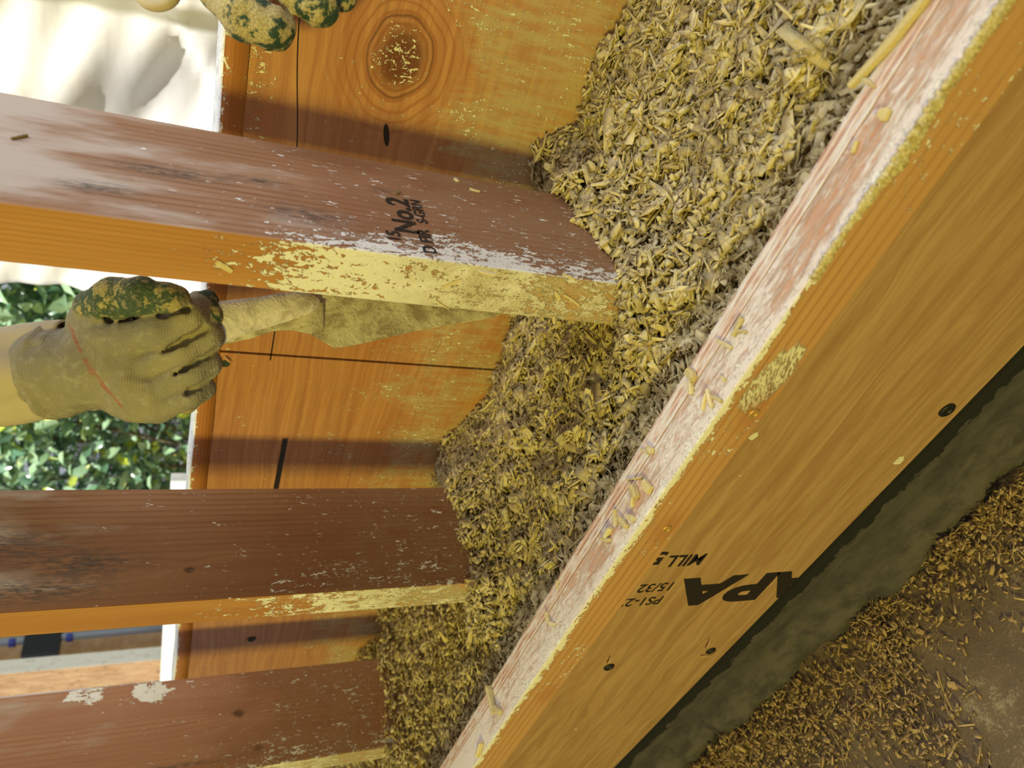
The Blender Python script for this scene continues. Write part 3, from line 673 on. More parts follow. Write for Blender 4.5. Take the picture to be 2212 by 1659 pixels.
rail_chips = [
 (1924, 92, .050, .0048, .0035, -0.87, 'long pale hemp stalk sliver along the inner edge of the rail, longest of all chips'),
 (1912, 248, .0060, .0062, .0020, .3, 'square cream hemp chip lying alone on the rail past the long stalk sliver'),
 (1848, 318, .0062, .0035, .0018, 1.9, 'small yellow hemp chip between the square chip and the reddish bare patch'),
 (1876, 178, .0105, .0026, .0020, .6, 'thin yellow-green hemp shard on the rail inner edge beside the fill'),
 (1596, 706, .0125, .0036, .0022, 2.0, 'upright-pointing cream hemp shard in the pair below the swirled lime'),
 (1606, 716, .0075, .0028, .0020, .1, 'short cream shard touching the cream shard of the same pair'),
 (1568, 744, .0130, .0030, .0022, .45, 'curved grey-tan hemp shard bent like a comma on the rail'),
 (1497, 811, .0088, .0075, .0040, .9, 'chunky white-coated hemp lump on the rail across from the rail screw'),
 (1495, 838, .0085, .0036, .0028, 1.5, 'stubby yellow cylinder of hemp stalk standing off the white-coated lump'),
 (1564, 818, .0045, .0025, .0012, .8, 'tiny yellow flake on the pink bare wood near the outer edge'),
 (1536, 860, .0120, .0030, .0026, 1.3, 'fibrous greenish shard in the tangle above the rail screw'),
 (1524, 868, .0110, .0022, .0020, 1.8, 'slim fibrous shard left of the tangle above the rail screw'),
 (1552, 862, .0090, .0034, .0022, .5, 'fuzzy white shard at the edge side of the tangle above the rail screw'),
 (1409, 971, .0058, .0056, .0030, .7, 'cube-like yellow hemp chip beside a flat pale stick'),
 (1394, 975, .0095, .0024, .0012, .5, 'flat pale stick touching the cube-like yellow chip'),
 (1402, 1051, .0095, .0062, .0034, .9, 'blocky ribbed cream hemp chip on the rail, widest of its neighbours'),
 (1372, 1034, .0200, .0018, .0014, -.2, 'long thin straw lying across the rail at the plywood joint'),
 (1376, 1062, .0100, .0060, .0045, 1.2, 'dusty grey clump of hemp beside the ribbed cream chip'),
 (1370, 1080, .0095, .0036, .0026, 1.7, 'cream shard poking out below the dusty grey clump'),
 (1332, 1118, .0120, .0040, .0026, 1.5, 'narrow upright shard at the top of the pile nearest the second rail screw'),
 (1350, 1128, .0115, .0045, .0030, .9, 'golden shard in the middle of the pile nearest the second rail screw'),
 (1318, 1150, .0110, .0050, .0036, 2.1, 'lime-dusted shard at the inner side of the pile nearest the second rail screw'),
 (1312, 1165, .0125, .0045, .0030, .2, 'pale broken shard at the lower end of the pile nearest the second rail screw'),
 (1366, 1118, .0085, .0040, .0028, .4, 'golden shard overhanging the outer edge at the pile nearest the second rail screw'),
 (1186, 1332, .0080, .0040, .0030, 1.3, 'tan chip of the small lone group halfway to the far end of the rail'),
 (1195, 1347, .0085, .0036, .0024, .3, 'pinkish chip of the small lone group halfway to the far end of the rail'),
 (1206, 1262, .0070, .0020, .0016, 1.6, 'tiny splinter on the inner edge of the rail above the lone group'),
 (1066, 1510, .0260, .0065, .0055, 1.35, 'large ragged hemp lump straddling the rail at its far end'),
 (1078, 1532, .0160, .0060, .0040, .8, 'tan shard under the large ragged lump at the far end'),
 (1040, 1618, .0210, .0060, .0045, 1.9, 'grey lime-crusted shard on the outer edge, last before the frame'),
]
for (u, v, L, w_, t_, an, lb) in rail_chips:
    chip(onZ(u, v, RZ), L, w_, t_, img_ang(u, v, an, onZ, RZ, 'z'), lb, G1, tone=random.uniform(0.6, 0.99), coat=random.uniform(0.1, 0.8))
G2 = 'hemp chips stuck to the stamped stud'
for (u, v, L, w_, ang, lb) in [
 (484, 575, .0110, .0042, .55, 'cream chip stuck high on the front edge of the stamped stud'),
 (975, 612, .0150, .0020, -.4, 'bright yellow sliver stuck to the limed front edge of the stamped stud'),
 (955, 656, .0130, .0012, .6, 'thin dark stick on the lower arris of the stamped stud'),
 (1234, 648, .0185, .0022, .62, 'long tan stick slanting across the limed edge just above the fill'),
 (1203, 638, .0090, .0032, 1.1, 'tan chip left of the long slanting stick'),
 (1228, 596, .0110, .0020, .4, 'small tan stick near the arris above the slanting stick'),
 (1196, 690, .0075, .0030, 1.4, 'pale yellow chip hanging at the lower arris by the fill')]:
    chip(onY(u, v, -0.0001), L, w_, .0012, img_ang(u, v, ang, onY, 0.0, 'y'), lb, G2, normal=(0, -1, 0), tone=.9, coat=.2)
for (u, v, L, w_, ang, lb) in [
 (1025, 412, .0085, .0024, .3, 'yellow stick stuck on the broad face beyond the stamp'),
 (986, 390, .0050, .0040, .8, 'tiny bright yellow flake near the back arris of the stamped stud'),
 (1052, 590, .0120, .0034, .2, 'curled tan chip on the front arris of the stamped stud'),
 (858, 417, .0065, .0030, -.5, 'pale chip stuck beside the dark smear over the stamp'),
 (42, 298, .0100, .0024, -.2, 'dark twig fragment caught high on the broad face of the stamped stud')]:
    chip(onX(u, v, 0.0001), L, w_, .0012, img_ang(u, v, ang, onX, 0.0, 'x'), lb, G2, normal=(1, 0, 0), tone=.95 if 'dark' not in lb else .0, coat=.1)
for (u, v, L, w_, ang, lb) in [
 (2110, 1128, .034, .0062, -.25, 'long orange bark sliver on the floor beside the curb'),
 (2018, 1168, .0140, .0060, .1, 'cream hemp stalk piece at the right floor pile, leaning on the curb'),
 (2045, 1160, .016, .0055, .6, 'brown hemp stalk piece lying against the cream stalk piece'),
 (1982, 1218, .011, .0045, .5, 'whitish chip lying alone at the foot of the curb'),
 (2042, 1492, .034, .0014, 1.2, 'straight straw lying on bare floor below the spilled shards'),
 (2060, 1480, .0085, .0070, .3, 'square tan chip beside the straight straw'),
 (1990, 1365, .0070, .0070, .3, 'round tan chip on the dusty floor left of the white dust patch'),
 (1905, 1390, .018, .0032, 2.9, 'dark curled bark strip on the bare floor')]:
    chip(onZ(u, v, 0.0006), L, w_, .0025 if w_ > .002 else .0012, img_ang(u, v, ang, onZ, 0.0, 'z'), lb, 'hemp pieces on the floor', tone=.8 if 'dark' not in lb and 'brown' not in lb else .1, coat=.1, mat='floorhemp', cat='wood chip')
# crust of lime and hemp on the outer arris
def crust():
    r = np.random.default_rng(77); n = 1500
    x = r.uniform(0.105, 0.268, n); env = 0.5 + 0.5 * np.sin(x * 60) * np.sin(x * 23 + 1)
    y = -0.1403 - r.uniform(-0.0004, 0.0014, n) * (0.2 + env); z = ZS - r.uniform(-0.0002, 0.0062, n) * (0.15 + env)
    s = r.uniform(0.0008, 0.0026, n)
    V, Q, t, c = chip_mesh(np.stack([x, y, z], 1), np.tile([0, -1.0, 0.3], (n, 1)), s * 1.6, s, s * 0.7, r.uniform(0.4, 0.9, n), r.uniform(0.5, 1, n), 0.7, 12)
    me = mesh_np('lime_crust', V, Q); fattr(me, 'tone', t); fattr(me, 'coat', c); o = link('lime_crust', me, M['hemp'], ff); o['label'] = 'crumbly yellow-green lime crust on the rail edge'
crust()
# ------------------------------------------------------------------ SDF modelling for the gloved hands
def surface_net(fn, lo, hi, h):
    lo = np.array(lo); n = np.ceil((np.array(hi) - lo) / h).astype(int) + 1
    g = [lo[i] + h * np.arange(n[i]) for i in range(3)]
    Pg = np.stack(np.meshgrid(*g, indexing='ij'), -1).reshape(-1, 3); D = fn(Pg).reshape(n)
    ins = D < 0; acc = np.zeros((*(n - 1), 3)); cnt = np.zeros(n - 1)
    I = np.indices(n - 1)
    corners = [(a, b, c) for a in (0, 1) for b in (0, 1) for c in (0, 1)]
    def sl(c): return tuple(slice(c[i], n[i] - 1 + c[i]) for i in range(3))
    for ax in range(3):
        for c in corners:
            if c[ax]: continue
            c2 = list(c); c2[ax] = 1; d1 = D[sl(c)]; d2 = D[sl(c2)]; m = (d1 < 0) != (d2 < 0)
            t = np.where(m, d1 / np.where(m, d1 - d2, 1), 0)
            for k in range(3): acc[..., k] += np.where(m, c[k] + (t if k == ax else 0), 0)
            cnt += m
    act = cnt > 0; vid = -np.ones(n - 1, int); vid[act] = np.arange(act.sum())
    V = (np.stack(I, -1)[act] + acc[act] / cnt[act][:, None]) * h + lo
    Q = []
    for ax in range(3):
        b, c = [(1, 2), (2, 0), (0, 1)][ax]
        s0 = [slice(0, n[i] - 1) for i in range(3)]; s1_ = list(s0); s1_[ax] = slice(1, n[ax])
        a0 = ins[tuple(s0)]; a1 = ins[tuple(s1_)]; m = a0 != a1; m = m.copy()
        e = [slice(None)] * 3; e[b] = 0; m[tuple(e)] = False; e = [slice(None)] * 3; e[c] = 0; m[tuple(e)] = False
        q = np.argwhere(m); 
        if len(q) == 0: continue
        eb = np.eye(3, dtype=int)[b]; ec = np.eye(3, dtype=int)[c]
        def at_(k): return vid[k[:, 0], k[:, 1], k[:, 2]]
        f = np.stack([at_(q), at_(q - eb), at_(q - eb - ec), at_(q - ec)], 1)
        flip = ~a0[m]; f[flip] = f[flip][:, ::-1]; Q.append(f[:, ::-1])
    Q = np.concatenate(Q); Q = Q[(Q >= 0).all(1)]
    return V, Q
def cap_d(P, a, b, ra, rb):
    ab = b - a; t = np.clip(((P - a) @ ab) / (ab @ ab + 1e-12), 0, 1); return np.linalg.norm(P - a - t[:, None] * ab, axis=1) - (ra + (rb - ra) * t)
def smin(a, b, k):
    h = np.clip(0.5 + 0.5 * (b - a) / k, 0, 1); return b * (1 - h) + a * h - k * h * (1 - h)
def glove_mesh(name, groups, D0, h, k_in=0.006, k_out=0.0035, disp=0.0006, stripe=None, cuts=()):
    """groups: list of (coat value, blend radius, [(u,v,dmm,r_px), ...] chains)"""
    kpx = D0 / F0; prims = []
    for gi, (coat, kb, chains) in enumerate(groups):
        for ch in chains:
            q = [(at(u, v, D0 + d / 1000), r * kpx) for (u, v, d, r) in ch]
            for (a, ra), (b, rb) in zip(q, q[1:]): prims.append((gi, coat, kb, a, b, ra, rb))
    allp = np.array([p[3] for p in prims] + [p[4] for p in prims]); mr = max(max(p[5], p[6]) for p in prims) + 0.008
    def fn(P, want=False):
        gd = {}; 
        for gi, coat, kb, a, b, ra, rb in prims:
            d = cap_d(P, a, b, ra, rb); gd[gi] = d if gi not in gd else smin(gd[gi], d, k_in)
        tot = None; 
        for gi, d in gd.items(): tot = d if tot is None else smin(tot, d, groups[gi][1])
        for ch, dd in [(ch, dd) for ch in cuts for dd in (-7.5, -5, -2.5, 0)]:
            q = [(at(u, v, D0 + (d + dd) / 1000), r * kpx) for (u, v, d, r) in ch]
            for (a, ra), (b, rb) in zip(q, q[1:]): tot = -smin(-tot, cap_d(P, a, b, ra, rb), 0.003)
        if want: return tot, gd
        return tot + disp * noise3(P, 70, 9, 3) + disp * 1.6 * noise3(P, 22, 4, 2)
    V, Q = surface_net(fn, allp.min(0) - mr, allp.max(0) + mr, h)
    _, gd = fn(V, True); ws = 0; cs = 0
    for gi, d in gd.items(): w = np.exp(-np.clip(d, 0, 1) / 0.0018); ws = ws + w; cs = cs + w * groups[gi][0]
    me = mesh_np(name, V, Q, True); fattr(me, 'green', cs / ws)
    st = np.zeros(len(V))
    if stripe is not None:
        rel = (V - CAM) @ RC.T; uu = CX + F0 * rel[:, 0] / rel[:, 2]; vv = CY + F0 * rel[:, 1] / rel[:, 2]
        for s_ in stripe:
            s_ = np.array(s_, float)
            for a, b in zip(s_, s_[1:]):
                ab = b - a; t = np.clip(((uu - a[0]) * ab[0] + (vv - a[1]) * ab[1]) / (ab @ ab), 0, 1)
                d = np.hypot(uu - a[0] - t * ab[0], vv - a[1] - t * ab[1]); st = np.maximum(st, np.clip(1.6 - d / 2.0, 0, 1))
    fattr(me, 'stripe', st)
    return me
def glove_mat(name, green_bias=0.0, yel=0.0, scale=1.0):
    m = Mat(name, 0.8, 0.25); X, Y, Z = m.pos()
    ax, ay, az = RC[0]; bx, by, bz = RC[1]
    u = X * float(ax) + Y * float(ay) + Z * float(az); v = X * float(bx) + Y * float(by) + Z * float(bz)
    low = m.noise(m.vec(X, Y, Z), 28, 3, 0.6); mid = m.noise(m.vec(X, Y, Z), 130, 4, 0.65); hi = m.noise(m.vec(X, Y, Z), 700, 2, 0.6)
    wob = low * 9.0
    kn = ((u * (6.283 / 0.0017) + wob).sin() * 0.5 + 0.5) * ((v * (6.283 / 0.0013) + wob * 0.7 + u * 900).sin() * 0.5 + 0.5)
    g = m.attr('green')
    base = m.mix(low.sm(0.35, 0.65), (0.34, 0.31, 0.25), (0.44, 0.38, 0.25))
    base = m.mix(mid.sm(0.5, 0.68) * 0.5, base, (0.60, 0.55, 0.44))
    base = m.mix(kn.sm(0.5, 0.1) * 0.45, base, (0.16, 0.14, 0.09))
    gr = m.mix(mid.sm(0.4, 0.6), (0.035, 0.07, 0.055), (0.10, 0.14, 0.09))
    dirt = m.mix(hi.sm(0.4, 0.6), (0.40, 0.31, 0.15), (0.58, 0.48, 0.24))
    gr = m.mix((mid * 0.6 + low * 0.4).sm(0.50 - yel, 0.57 - yel) * 0.85, gr, dirt)
    gf = (g + (mid - 0.5) * 0.9 + green_bias).sm(0.42, 0.58)
    c = m.mix(gf, base, gr)
    st = m.attr('stripe'); c = m.mix((st * mid.sm(0.35, 0.6)).clamp() * 0.75, c, (0.42, 0.08, 0.05))
    return m.out(c, kn * (1.0 - gf) * 0.5 + mid * 1.2 + hi * gf * 0.8, 0.0007, 1.0)
M['glove'] = glove_mat('knit_work_glove'); M['glove2'] = glove_mat('caked_work_glove', 0.0, 0.05)
D0 = 0.53
groups = [
 (0.0, 0.005, [  # back of the hand and wrist
   [(205, 785, 16, 84), (250, 780, 10, 64), (290, 772, 6, 46)],
   [(215, 730, 8, 52), (262, 735, 2, 42), (300, 728, 0, 36)],
   [(215, 800, 14, 72), (280, 822, 8, 54), (325, 842, 8, 42)],
   [(230, 845, 18, 42), (290, 868, 12, 42), (332, 880, 12, 36)],
   [(205, 700, 14, 54), (235, 676, 8, 44)],
   [(110, 796, 18, 88), (205, 790, 16, 86)]]),
 (0.15, 0.0024, [[(275, 735, -1, 37), (350, 712, -5, 37), (412, 692, -3, 35), (428, 674, 10, 33), (432, 655, 24, 29)]]),   # index
 (0.15, 0.0016, [[(305, 792, 4, 36), (400, 752, 2, 35), (448, 726, 6, 33), (456, 700, 16, 31), (448, 660, 32, 28)]]),     # middle
 (0.12, 0.0016, [[(325, 842, 8, 34), (412, 802, 5, 33), (446, 786, 12, 29), (440, 775, 38, 27), (400, 750, 55, 26)]]),    # ring
 (0.22, 0.0016, [[(340, 882, 12, 34), (412, 850, 10, 30), (436, 838, 18, 26), (428, 826, 40, 24), (390, 810, 54, 24)]]),  # little
 (0.60, 0.0026, [[(212, 668, 6, 46), (245, 646, -6, 42), (310, 638, -16, 37), (362, 646, -15, 31), (382, 649, -11, 26)]]),  # thumb
 (0.95, 0.0016, [[(448, 648, 16, 24), (462, 690, 10, 22), (458, 730, 14, 18)]]),                             # wrapped tip round the handle
 (0.95, 0.0040, [[(405, 874, 34, 20), (430, 852, 36, 20)]]),
 (0.9, 0.003, [[(262, 690, 26, 38), (330, 684, 32, 34), (400, 680, 34, 34)]]),                               # dark palm side behind the crease
]
cuts = [[(352, 761, -5, 3), (372, 751, -3, 5), (400, 737, -3, 6), (440, 712, -2, 7)], [(378, 808, 0, 3), (400, 797, 1, 4), (425, 782, 2, 5), (468, 758, 6, 6)], [(402, 850, 5, 3), (416, 842, 5, 4), (434, 832, 6, 4), (468, 812, 10, 5)],
        [(228, 687, -2, 3), (242, 692, 1, 7), (268, 695, 4, 12), (298, 690, 2, 9), (350, 682, -4, 6), (405, 668, -6, 5)]]
pers = empty('person', tuple(at(100, 815, D0 + 0.02))); tag(pers, 'person in dirty knit gloves and tan sleeve, one fist round a trowel', 'person')
gm = glove_mesh('glove', groups, D0, 0.00145, cuts=cuts, stripe=[[(148, 700), (160, 730), (178, 766), (205, 806), (232, 842), (264, 880)], [(156, 712), (170, 752), (192, 800), (222, 836), (240, 852)]])
g1 = link('glove', gm, M['glove'], pers); g1['label'] = 'knit glove clenched round the trowel handle'
# ribbed cuff: knitted band past the wrist, loose against the sleeve
def cuff(name, a, b, ra, rb, mat, parent, nring=30, nseg=72, fold=0.0012, flare=0.0, freq=0, seed=0, thick=True):
    a = np.array(a); b = np.array(b); ax = b - a; Ln = np.linalg.norm(ax); ax /= Ln
    s = np.cross(ax, RC[2]); s /= np.linalg.norm(s); t = np.cross(s, ax); V = []; r = np.random.default_rng(seed)
    ph = r.uniform(0, 6, 8)
    for i in range(nring):
        q = i / (nring - 1); R_ = ra + (rb - ra) * q
        for j in range(nseg):
            an = 2 * PI * j / nseg
            f = fold * (math.sin(3 * an + q * 5 + ph[0]) + 0.8 * math.sin(5 * an - q * 9 + ph[1]) + 0.7 * math.sin(q * 22 + 2 * math.sin(an + ph[2]) + ph[3]))
            f += freq and 0.0005 * math.sin(an * freq)
            V.append(a + ax * (q * Ln) + (s * math.cos(an) + t * math.sin(an) * 0.86) * (R_ + f + flare * max(0, 1 - q * 6)))
    Q = [(i * nseg + j, i * nseg + (j + 1) % nseg, (i + 1) * nseg + (j + 1) % nseg, (i + 1) * nseg + j) for i in range(nring - 1) for j in range(nseg)]
    me = mesh_np(name, V, Q, True); fattr(me, 'green', np.zeros(len(V))); fattr(me, 'stripe', np.zeros(len(V)))
    o = link(name, me, mat, parent)
    md = o.modifiers.new('thickness', 'SOLIDIFY'); md.thickness = 0.0016; md.offset = -1
    return o
kp = D0 / F0
cuff('glove_cuff', at(222, 800, D0 + 0.017), at(108, 803, D0 + 0.02), 80 * kp, 101 * kp, M['glove'], pers, fold=0.0009, freq=60, flare=0.0)
def sleeve_mat():
    m = Mat('tan_shirt_fabric', 0.85, 0.2); X, Y, Z = m.pos(); n = m.noise(m.vec(X, Y, Z), 14, 4, 0.6); f = m.noise(m.vec(X, Y, Z), 900, 2)
    c = m.mix(n.sm(0.3, 0.7), (0.46, 0.38, 0.26), (0.58, 0.49, 0.36)); return m.out(c, f, 0.0004)
M['sleeve'] = sleeve_mat()
cuff('sleeve', at(152, 798, D0 + 0.02), at(-900, 850, D0 + 0.10), 90 * kp, 205 * kp, M['sleeve'], pers, nring=150, nseg=96, fold=0.0036, flare=0.0012, seed=4)['label'] = 'tan shirt sleeve'
# second hand: three caked fingers over the back form
D2 = 0.497
groups2 = [
 (0.35, 0.006, [[(430, -150, 14, 90), (470, -60, 8, 62), (500, -10, 2, 54)], [(560, -150, 14, 90), (600, -80, 12, 55)]]),
 (0.72, 0.0035, [[(480, -20, 2, 52), (530, 32, -4, 50), (584, 60, -2, 42), (596, 64, 2, 40)]]),
 (0.75, 0.0030, [[(570, -110, 8, 46), (640, -20, 2, 42), (690, 12, 4, 38), (698, 18, 6, 36)]]),
 (0.75, 0.0030, [[(620, -130, 14, 44), (700, -60, 12, 40), (735, -14, 14, 36)]]),
 (0.3, 0.0040, [[(480, -150, 14, 60), (400, -160, 20, 60), (330, -150, 24, 60)]]),
]
gm2 = glove_mesh('glove', groups2, D2, 0.0017, disp=0.0008)
g2 = link('glove', gm2, M['glove2'], pers); g2['label'] = 'green-coated glove fingers caked in yellow dust, gripping over the form'
k2 = D2 / F0
cl = [at(300 + 40 * math.cos(t) + 40, -22 + 34 * math.sin(t), D2 + 0.02) for t in np.linspace(0.1, 2.9, 12)]
tube('glove_cuff', cl, [14 * k2] * 12, M['sleeve'], pers, 14)
# ------------------------------------------------------------------ trowel
tw = empty('trowel', tuple(at(640, 675, 0.56))); tag(tw, 'plaster-caked pointing trowel held by the gloved fist, blade down toward the fill', 'trowel')
def trowel_mat():
    m = Mat('lime_caked_trowel', 0.75, 0.3); X, Y, Z = m.pos(); a = m.noise(m.vec(X, Y, Z), 45, 4, 0.65, 0.8); b = m.noise(m.vec(X * 1, Y, Z), 350, 4, 0.65)
    c = m.mix((a * 0.7 + b * 0.3).sm(0.38, 0.62), (0.34, 0.28, 0.19), (0.68, 0.62, 0.46)); c = m.mix(b.sm(0.66, 0.75) * 0.7, c, (0.12, 0.09, 0.05)); return m.out(c, a + b * 0.7, 0.0016)
def handle_mat():
    m = Mat('chalky_wood_handle', 0.7, 0.3); X, Y, Z = m.pos(); a = m.noise(m.vec(X, Y, Z), 60, 4, 0.65, 0.8); b = m.noise(m.vec(X, Y, Z), 400, 3, 0.6)
    c = m.mix(a.sm(0.35, 0.62), (0.50, 0.43, 0.38), (0.78, 0.72, 0.68)); c = m.mix(b.sm(0.64, 0.75) * 0.6, c, (0.2, 0.14, 0.08)); return m.out(c, a + b * 0.7, 0.0013)
M['tb'] = trowel_mat(); M['th'] = handle_mat()
def tdep(u): return 0.545 + (u - 470) / 600 * 0.085
def loft(name, st, mat, parent, flat=0.75, n=20):
    P = []; R_ = []
    for (u, top, bot) in st: P.append(at(u, (top + bot) / 2, tdep(u))); R_.append((bot - top) / 2 * tdep(u) / F0)
    P = np.array(P); R_ = np.array(R_)
    V = []; Q = []
    for i, p in enumerate(P):
        for j in range(n):
            t = 2 * PI * j / n; V.append(p + RC[1] * R_[i] * math.cos(t) + RC[2] * R_[i] * flat * math.sin(t))
    V = np.array(V); V += (noise3(V, 60, 6, 2) * 0.0007)[:, None] * (V - np.repeat(P, n, 0)) / (np.repeat(R_, n)[:, None] + 1e-4)
    for i in range(len(P) - 1):
        for j in range(n): Q.append((i * n + j, i * n + (j + 1) % n, (i + 1) * n + (j + 1) % n, (i + 1) * n + j))
    bm = bmesh.new(); vv = [bm.verts.new(v) for v in V]
    for q in Q: bm.faces.new([vv[k] for k in q])
    bm.faces.new(vv[:n]); bm.faces.new(vv[-n:][::-1]); bmesh.ops.recalc_face_normals(bm, faces=bm.faces)
    return link(name, bm_mesh(name, bm, True), mat, parent)
hd = loft('handle', [(330, 660, 720), (400, 652, 735), (470, 650, 742), (485, 650, 743), (520, 646, 730), (560, 641, 716), (600, 634, 704), (640, 631, 692), (668, 632, 686), (684, 638, 676), (692, 646, 662)], M['th'], tw, 0.7)
hd['label'] = 'pale wooden handle dusted with lime'
nk = loft('tang', [(440, 690, 746), (480, 690, 745), (540, 680, 731), (590, 668, 716), (630, 655, 713), (670, 650, 722), (700, 652, 712)], M['tb'], tw, 0.32)
ol = [(600, 713), (640, 710), (662, 717), (690, 733), (722, 752), (760, 747), (830, 731), (900, 715), (980, 700), (1040, 691), (1078, 681), (1086, 668), (1070, 655), (980, 628), (880, 602), (790, 580), (740, 570), (700, 588), (672, 612), (640, 640), (600, 655)]
pl0 = at(740, 570, tdep(740) + 0.0); 
def bladept(u, v): return at(u, v, tdep(u) + 0.004 + (660 - v) * 0.00005)
bl = [bladept(u, v) for u, v in ol]
c0 = np.mean(bl, 0); _, _, vt = np.linalg.svd(np.array(bl) - c0); nn_ = vt[2]
bl = [CAM + (p - CAM) * (((c0 - CAM) @ nn_) / ((p - CAM) @ nn_)) for p in bl]
poly_slab('blade', bl, 0.0022, M['tb'], tw, 0.0005)['label'] = 'pointed blade under a skin of dried lime'
# ------------------------------------------------------------------ outdoors: tarp, bush, fence, framing
def tarp():
    m = Mat('white_tarp_cloth', 0.6, 0.3); X, Y, Z = m.pos(); n = m.noise(m.vec(X, Y, Z), 5, 4, 0.6)
    c = m.mix(n.sm(0.5, 0.75) * 0.4, (0.74, 0.73, 0.71), (0.70, 0.65, 0.48)); m.out(c, n, 0.004)
    a, b = np.linspace(0, 1, 120), np.linspace(0, 1, 90); A, B_ = np.meshgrid(a, b, indexing='ij')
    x = 0.9 - A * 1.95; z = 0.12 + B_ * 1.9; y = 1.32 + 0 * x
    x = x - (B_ ** 2) * 0.05 * (A > 0.9)
    # diagonal soft folds and one hard pleat
    s = (x * 0.8 + z * 0.9)
    y += 0.05 * np.sin(s * 7 + 0.6) + 0.02 * np.sin(s * 17 + x * 4) + 0.006 * np.sin(z * 60 + x * 22)
    e1 = onY(380, 30, 1.3); e2 = onY(466, 232, 1.3); dx, dz = e2[0] - e1[0], e2[2] - e1[2]; Ln = math.hypot(dx, dz)
    dd = ((x - e1[0]) * dz - (z - e1[2]) * dx) / Ln
    y += 0.035 * np.clip(dd / 0.012, 0, 1) - 0.035 * np.clip(dd / 0.3, 0, 1)
    V = np.stack([x, y, z], -1).reshape(-1, 3); idx = np.arange(120 * 90).reshape(120, 90)
    Q = np.stack([idx[:-1, :-1], idx[1:, :-1], idx[1:, 1:], idx[:-1, 1:]], -1).reshape(-1, 4)
    o = link('tarp', mesh_np('tarp', V, Q, True), m.mat); md = o.modifiers.new('thickness', 'SOLIDIFY'); md.thickness = 0.0015
    tag(o, 'white cloth tarp hanging in soft folds outside, behind the stamped stud', 'tarp')
tarp()
def leaf_mat():
    m = Mat('glossy_leaf', 0.22, 0.9); t = m.attr('tone')
    c = m.mix(t.sm(0.0, 0.7), (0.11, 0.25, 0.15), (0.40, 0.60, 0.36)); c = m.mix(t.sm(0.85, 0.95), c, (0.60, 0.72, 0.08)); m.out(c)
    m.b.inputs['Subsurface Weight'].default_value = 0.0
    m.b.inputs['Coat Weight'].default_value = 0.8; m.b.inputs['Coat Roughness'].default_value = 0.12
    return m.mat
M['leaf'] = leaf_mat()
def leaves(name, cx_, cy_, cz_, rx, ry, rz, n, seed, parent, size=0.05):
    r = np.random.default_rng(seed); d = r.normal(size=(n, 3)); d /= np.linalg.norm(d, axis=1)[:, None]; rad = r.uniform(0.25, 1, n) ** 0.5
    C = np.array([cx_, cy_, cz_]) + d * rad[:, None] * [rx, ry, rz]
    C += 0.06 * np.stack([noise3(C, 1.5, 1), noise3(C, 1.5, 2), noise3(C, 1.5, 3)], 1)
    N = r.normal(size=(n, 3)) + [0.3, -0.8, 1.1]; N /= np.linalg.norm(N, axis=1)[:, None]; a = r.normal(size=(n, 3)); a -= N * (a * N).sum(1)[:, None]; a /= np.linalg.norm(a, axis=1)[:, None]; b = np.cross(N, a)
    L = r.uniform(0.7, 1.4, n) * size; Wd = L * r.uniform(0.38, 0.55, n)
    tpl = [(-0.5, 0, 0), (-0.2, -0.5, 0.10), (-0.2, 0, 0), (-0.2, 0.5, 0.10), (0.2, -0.42, 0.06), (0.2, 0, -0.03), (0.2, 0.42, 0.06), (0.5, 0, -0.14)]
    V = np.zeros((n, 8, 3))
    for k, (p, q, s) in enumerate(tpl): V[:, k] = C + a * (p * L)[:, None] + b * (q * Wd)[:, None] + N * (s * L)[:, None]
    tri = [(0, 1, 2), (0, 2, 3), (1, 4, 5), (1, 5, 2), (2, 5, 6), (2, 6, 3), (4, 7, 5), (5, 7, 6)]
    Q = (np.array(tri)[None] + (np.arange(n) * 8)[:, None, None]).reshape(-1, 3)
    me = mesh_np(name, V.reshape(-1, 3), Q, True); fattr(me, 'tone', np.repeat(r.random(n), 8)); return link(name, me, M['leaf'], parent)
bark = simple('grey_bark', (0.16, 0.12, 0.09), 0.9, nz=(60, (0.24, 0.2, 0.15)))
def bush(loc, rx, ry, rz, zc, n, seed, label, size=0.05):
    e = empty('bush', loc); tag(e, label, 'bush'); leaves('foliage', loc[0], loc[1], zc, rx, ry, rz, n, seed, e, size)
    r = random.Random(seed)
    for k in range(7):
        an = r.uniform(0, 6.28); P0 = np.array(loc); P2 = np.array([loc[0] + rx * 0.7 * math.cos(an), loc[1] + ry * 0.6 * math.sin(an), zc + rz * r.uniform(0.0, 0.8)])
        P1 = P0 * 0.5 + P2 * 0.5 + np.array([r.uniform(-.08, .08), r.uniform(-.08, .08), 0.0])
        tube('branch', [P0, P0 * 0.4 + P1 * 0.6, P1, P1 * 0.4 + P2 * 0.6, P2], [0.014, 0.011, 0.009, 0.006, 0.003], bark, e, 7)
    return e
bush((-1.55, 2.45, -0.02), 0.85, 0.50, 0.85, 1.28, 5200, 51, 'glossy green bush in bright light just past the tarp edge, above the fist', 0.085)
bush((-3.45, 2.85, -0.02), 1.0, 0.55, 0.95, 1.42, 5200, 52, 'glossy green bush standing before the dark fence, between the fist and the middle stud', 0.09)
fe = empty('fence', (-3.5, 4.0, 0)); tag(fe, 'dark weathered fence of horizontal boards behind the bushes', 'fence')
fm = simple('dark_weathered_fence', (0.05, 0.052, 0.06), 0.8, nz=(10, (0.09, 0.09, 0.095)))
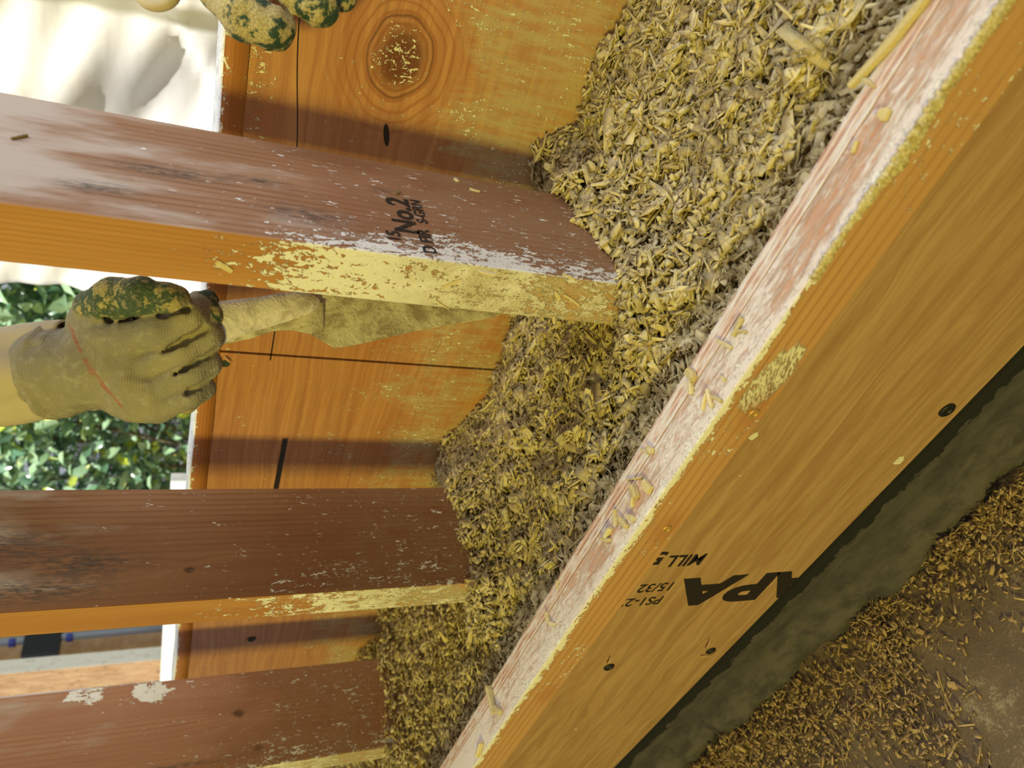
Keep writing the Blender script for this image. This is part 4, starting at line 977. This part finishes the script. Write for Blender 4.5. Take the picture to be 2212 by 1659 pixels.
for i in range(9):
    box('fence_board', (-9, 3.98, 0.02 + i * 0.15), (1.5, 4.0, 0.155 + i * 0.15), fm, fe, 0.002)
for x in (-8, -6, -4, -2, 0): box('fence_post', (x, 4.0, 0), (x + 0.09, 4.09, 1.45), fm, fe, 0.003)
# white board and framing seen through the far gap
wb = box('white_board', (-3.4, 1.0, 0.0), (onY(372, 1040, 1.0)[0], 1.03, onY(349, 1410, 1.0)[2]), M['white'], bev=0.001); tag(wb, 'bright white-painted board outside the far gap, its edge above the back form', 'board')
q = onY(345, 1425, 1.1)
fs = empty('framing_stud', (q[0], 1.12, 0)); tag(fs, 'stud outside the far gap, sunlight painted white on one face, mildew-spotted brown on the other', 'stud')
box('stud_board', (q[0] - 0.163, 1.1, 0), (q[0], 1.153, 2.5), M['spot'], fs)
fs2 = empty('framing_stud', (q[0] - 0.35, 1.33, 0)); tag(fs2, 'clean pale orange stud standing behind the conduit, seen through the far gap', 'stud')
box('stud_board', (q[0] - 0.34, 1.22, 0), (q[0] - 0.30, 1.44, 2.5), M['paleb'], fs2)
cn = empty('electrical_conduit', tuple(onX(90, 1388, q[0] - 0.10))); tag(cn, 'grey conduit pipe running down through a black box with blue tape, outside the far gap', 'conduit')
pv = simple('grey_pvc', (0.38, 0.42, 0.48), 0.4, 0.5)
xq = q[0] - 0.10
def cpt(u, v): return onX(u, v, xq)
def cl_(t): return (1 - t) * cpt(-120, 1399) + t * cpt(420, 1350)
tube('pipe', [cl_(t) for t in np.linspace(0, 1, 5)], 0.0145, pv, cn, 16)
a_ = cpt(58, 1360); b_ = cpt(126, 1418)
box('junction_box', (xq - 0.03, min(a_[1], b_[1]), min(a_[2], b_[2])), (xq + 0.022, max(a_[1], b_[1]), max(a_[2], b_[2])), simple('black_plastic_box', (0.02, 0.021, 0.025), 0.35, 0.5), cn, 0.003)['label'] = 'black box on the pipe'
for u in (28, 152):
    p = cpt(u, 1388 - (u - 28) * 0.09); tube('blue_tape', [p + np.array([0, 0, -0.009]), p + np.array([0, 0, 0.012])], 0.0165, simple('blue_tape', (0.08, 0.10, 0.45), 0.5), cn, 16)
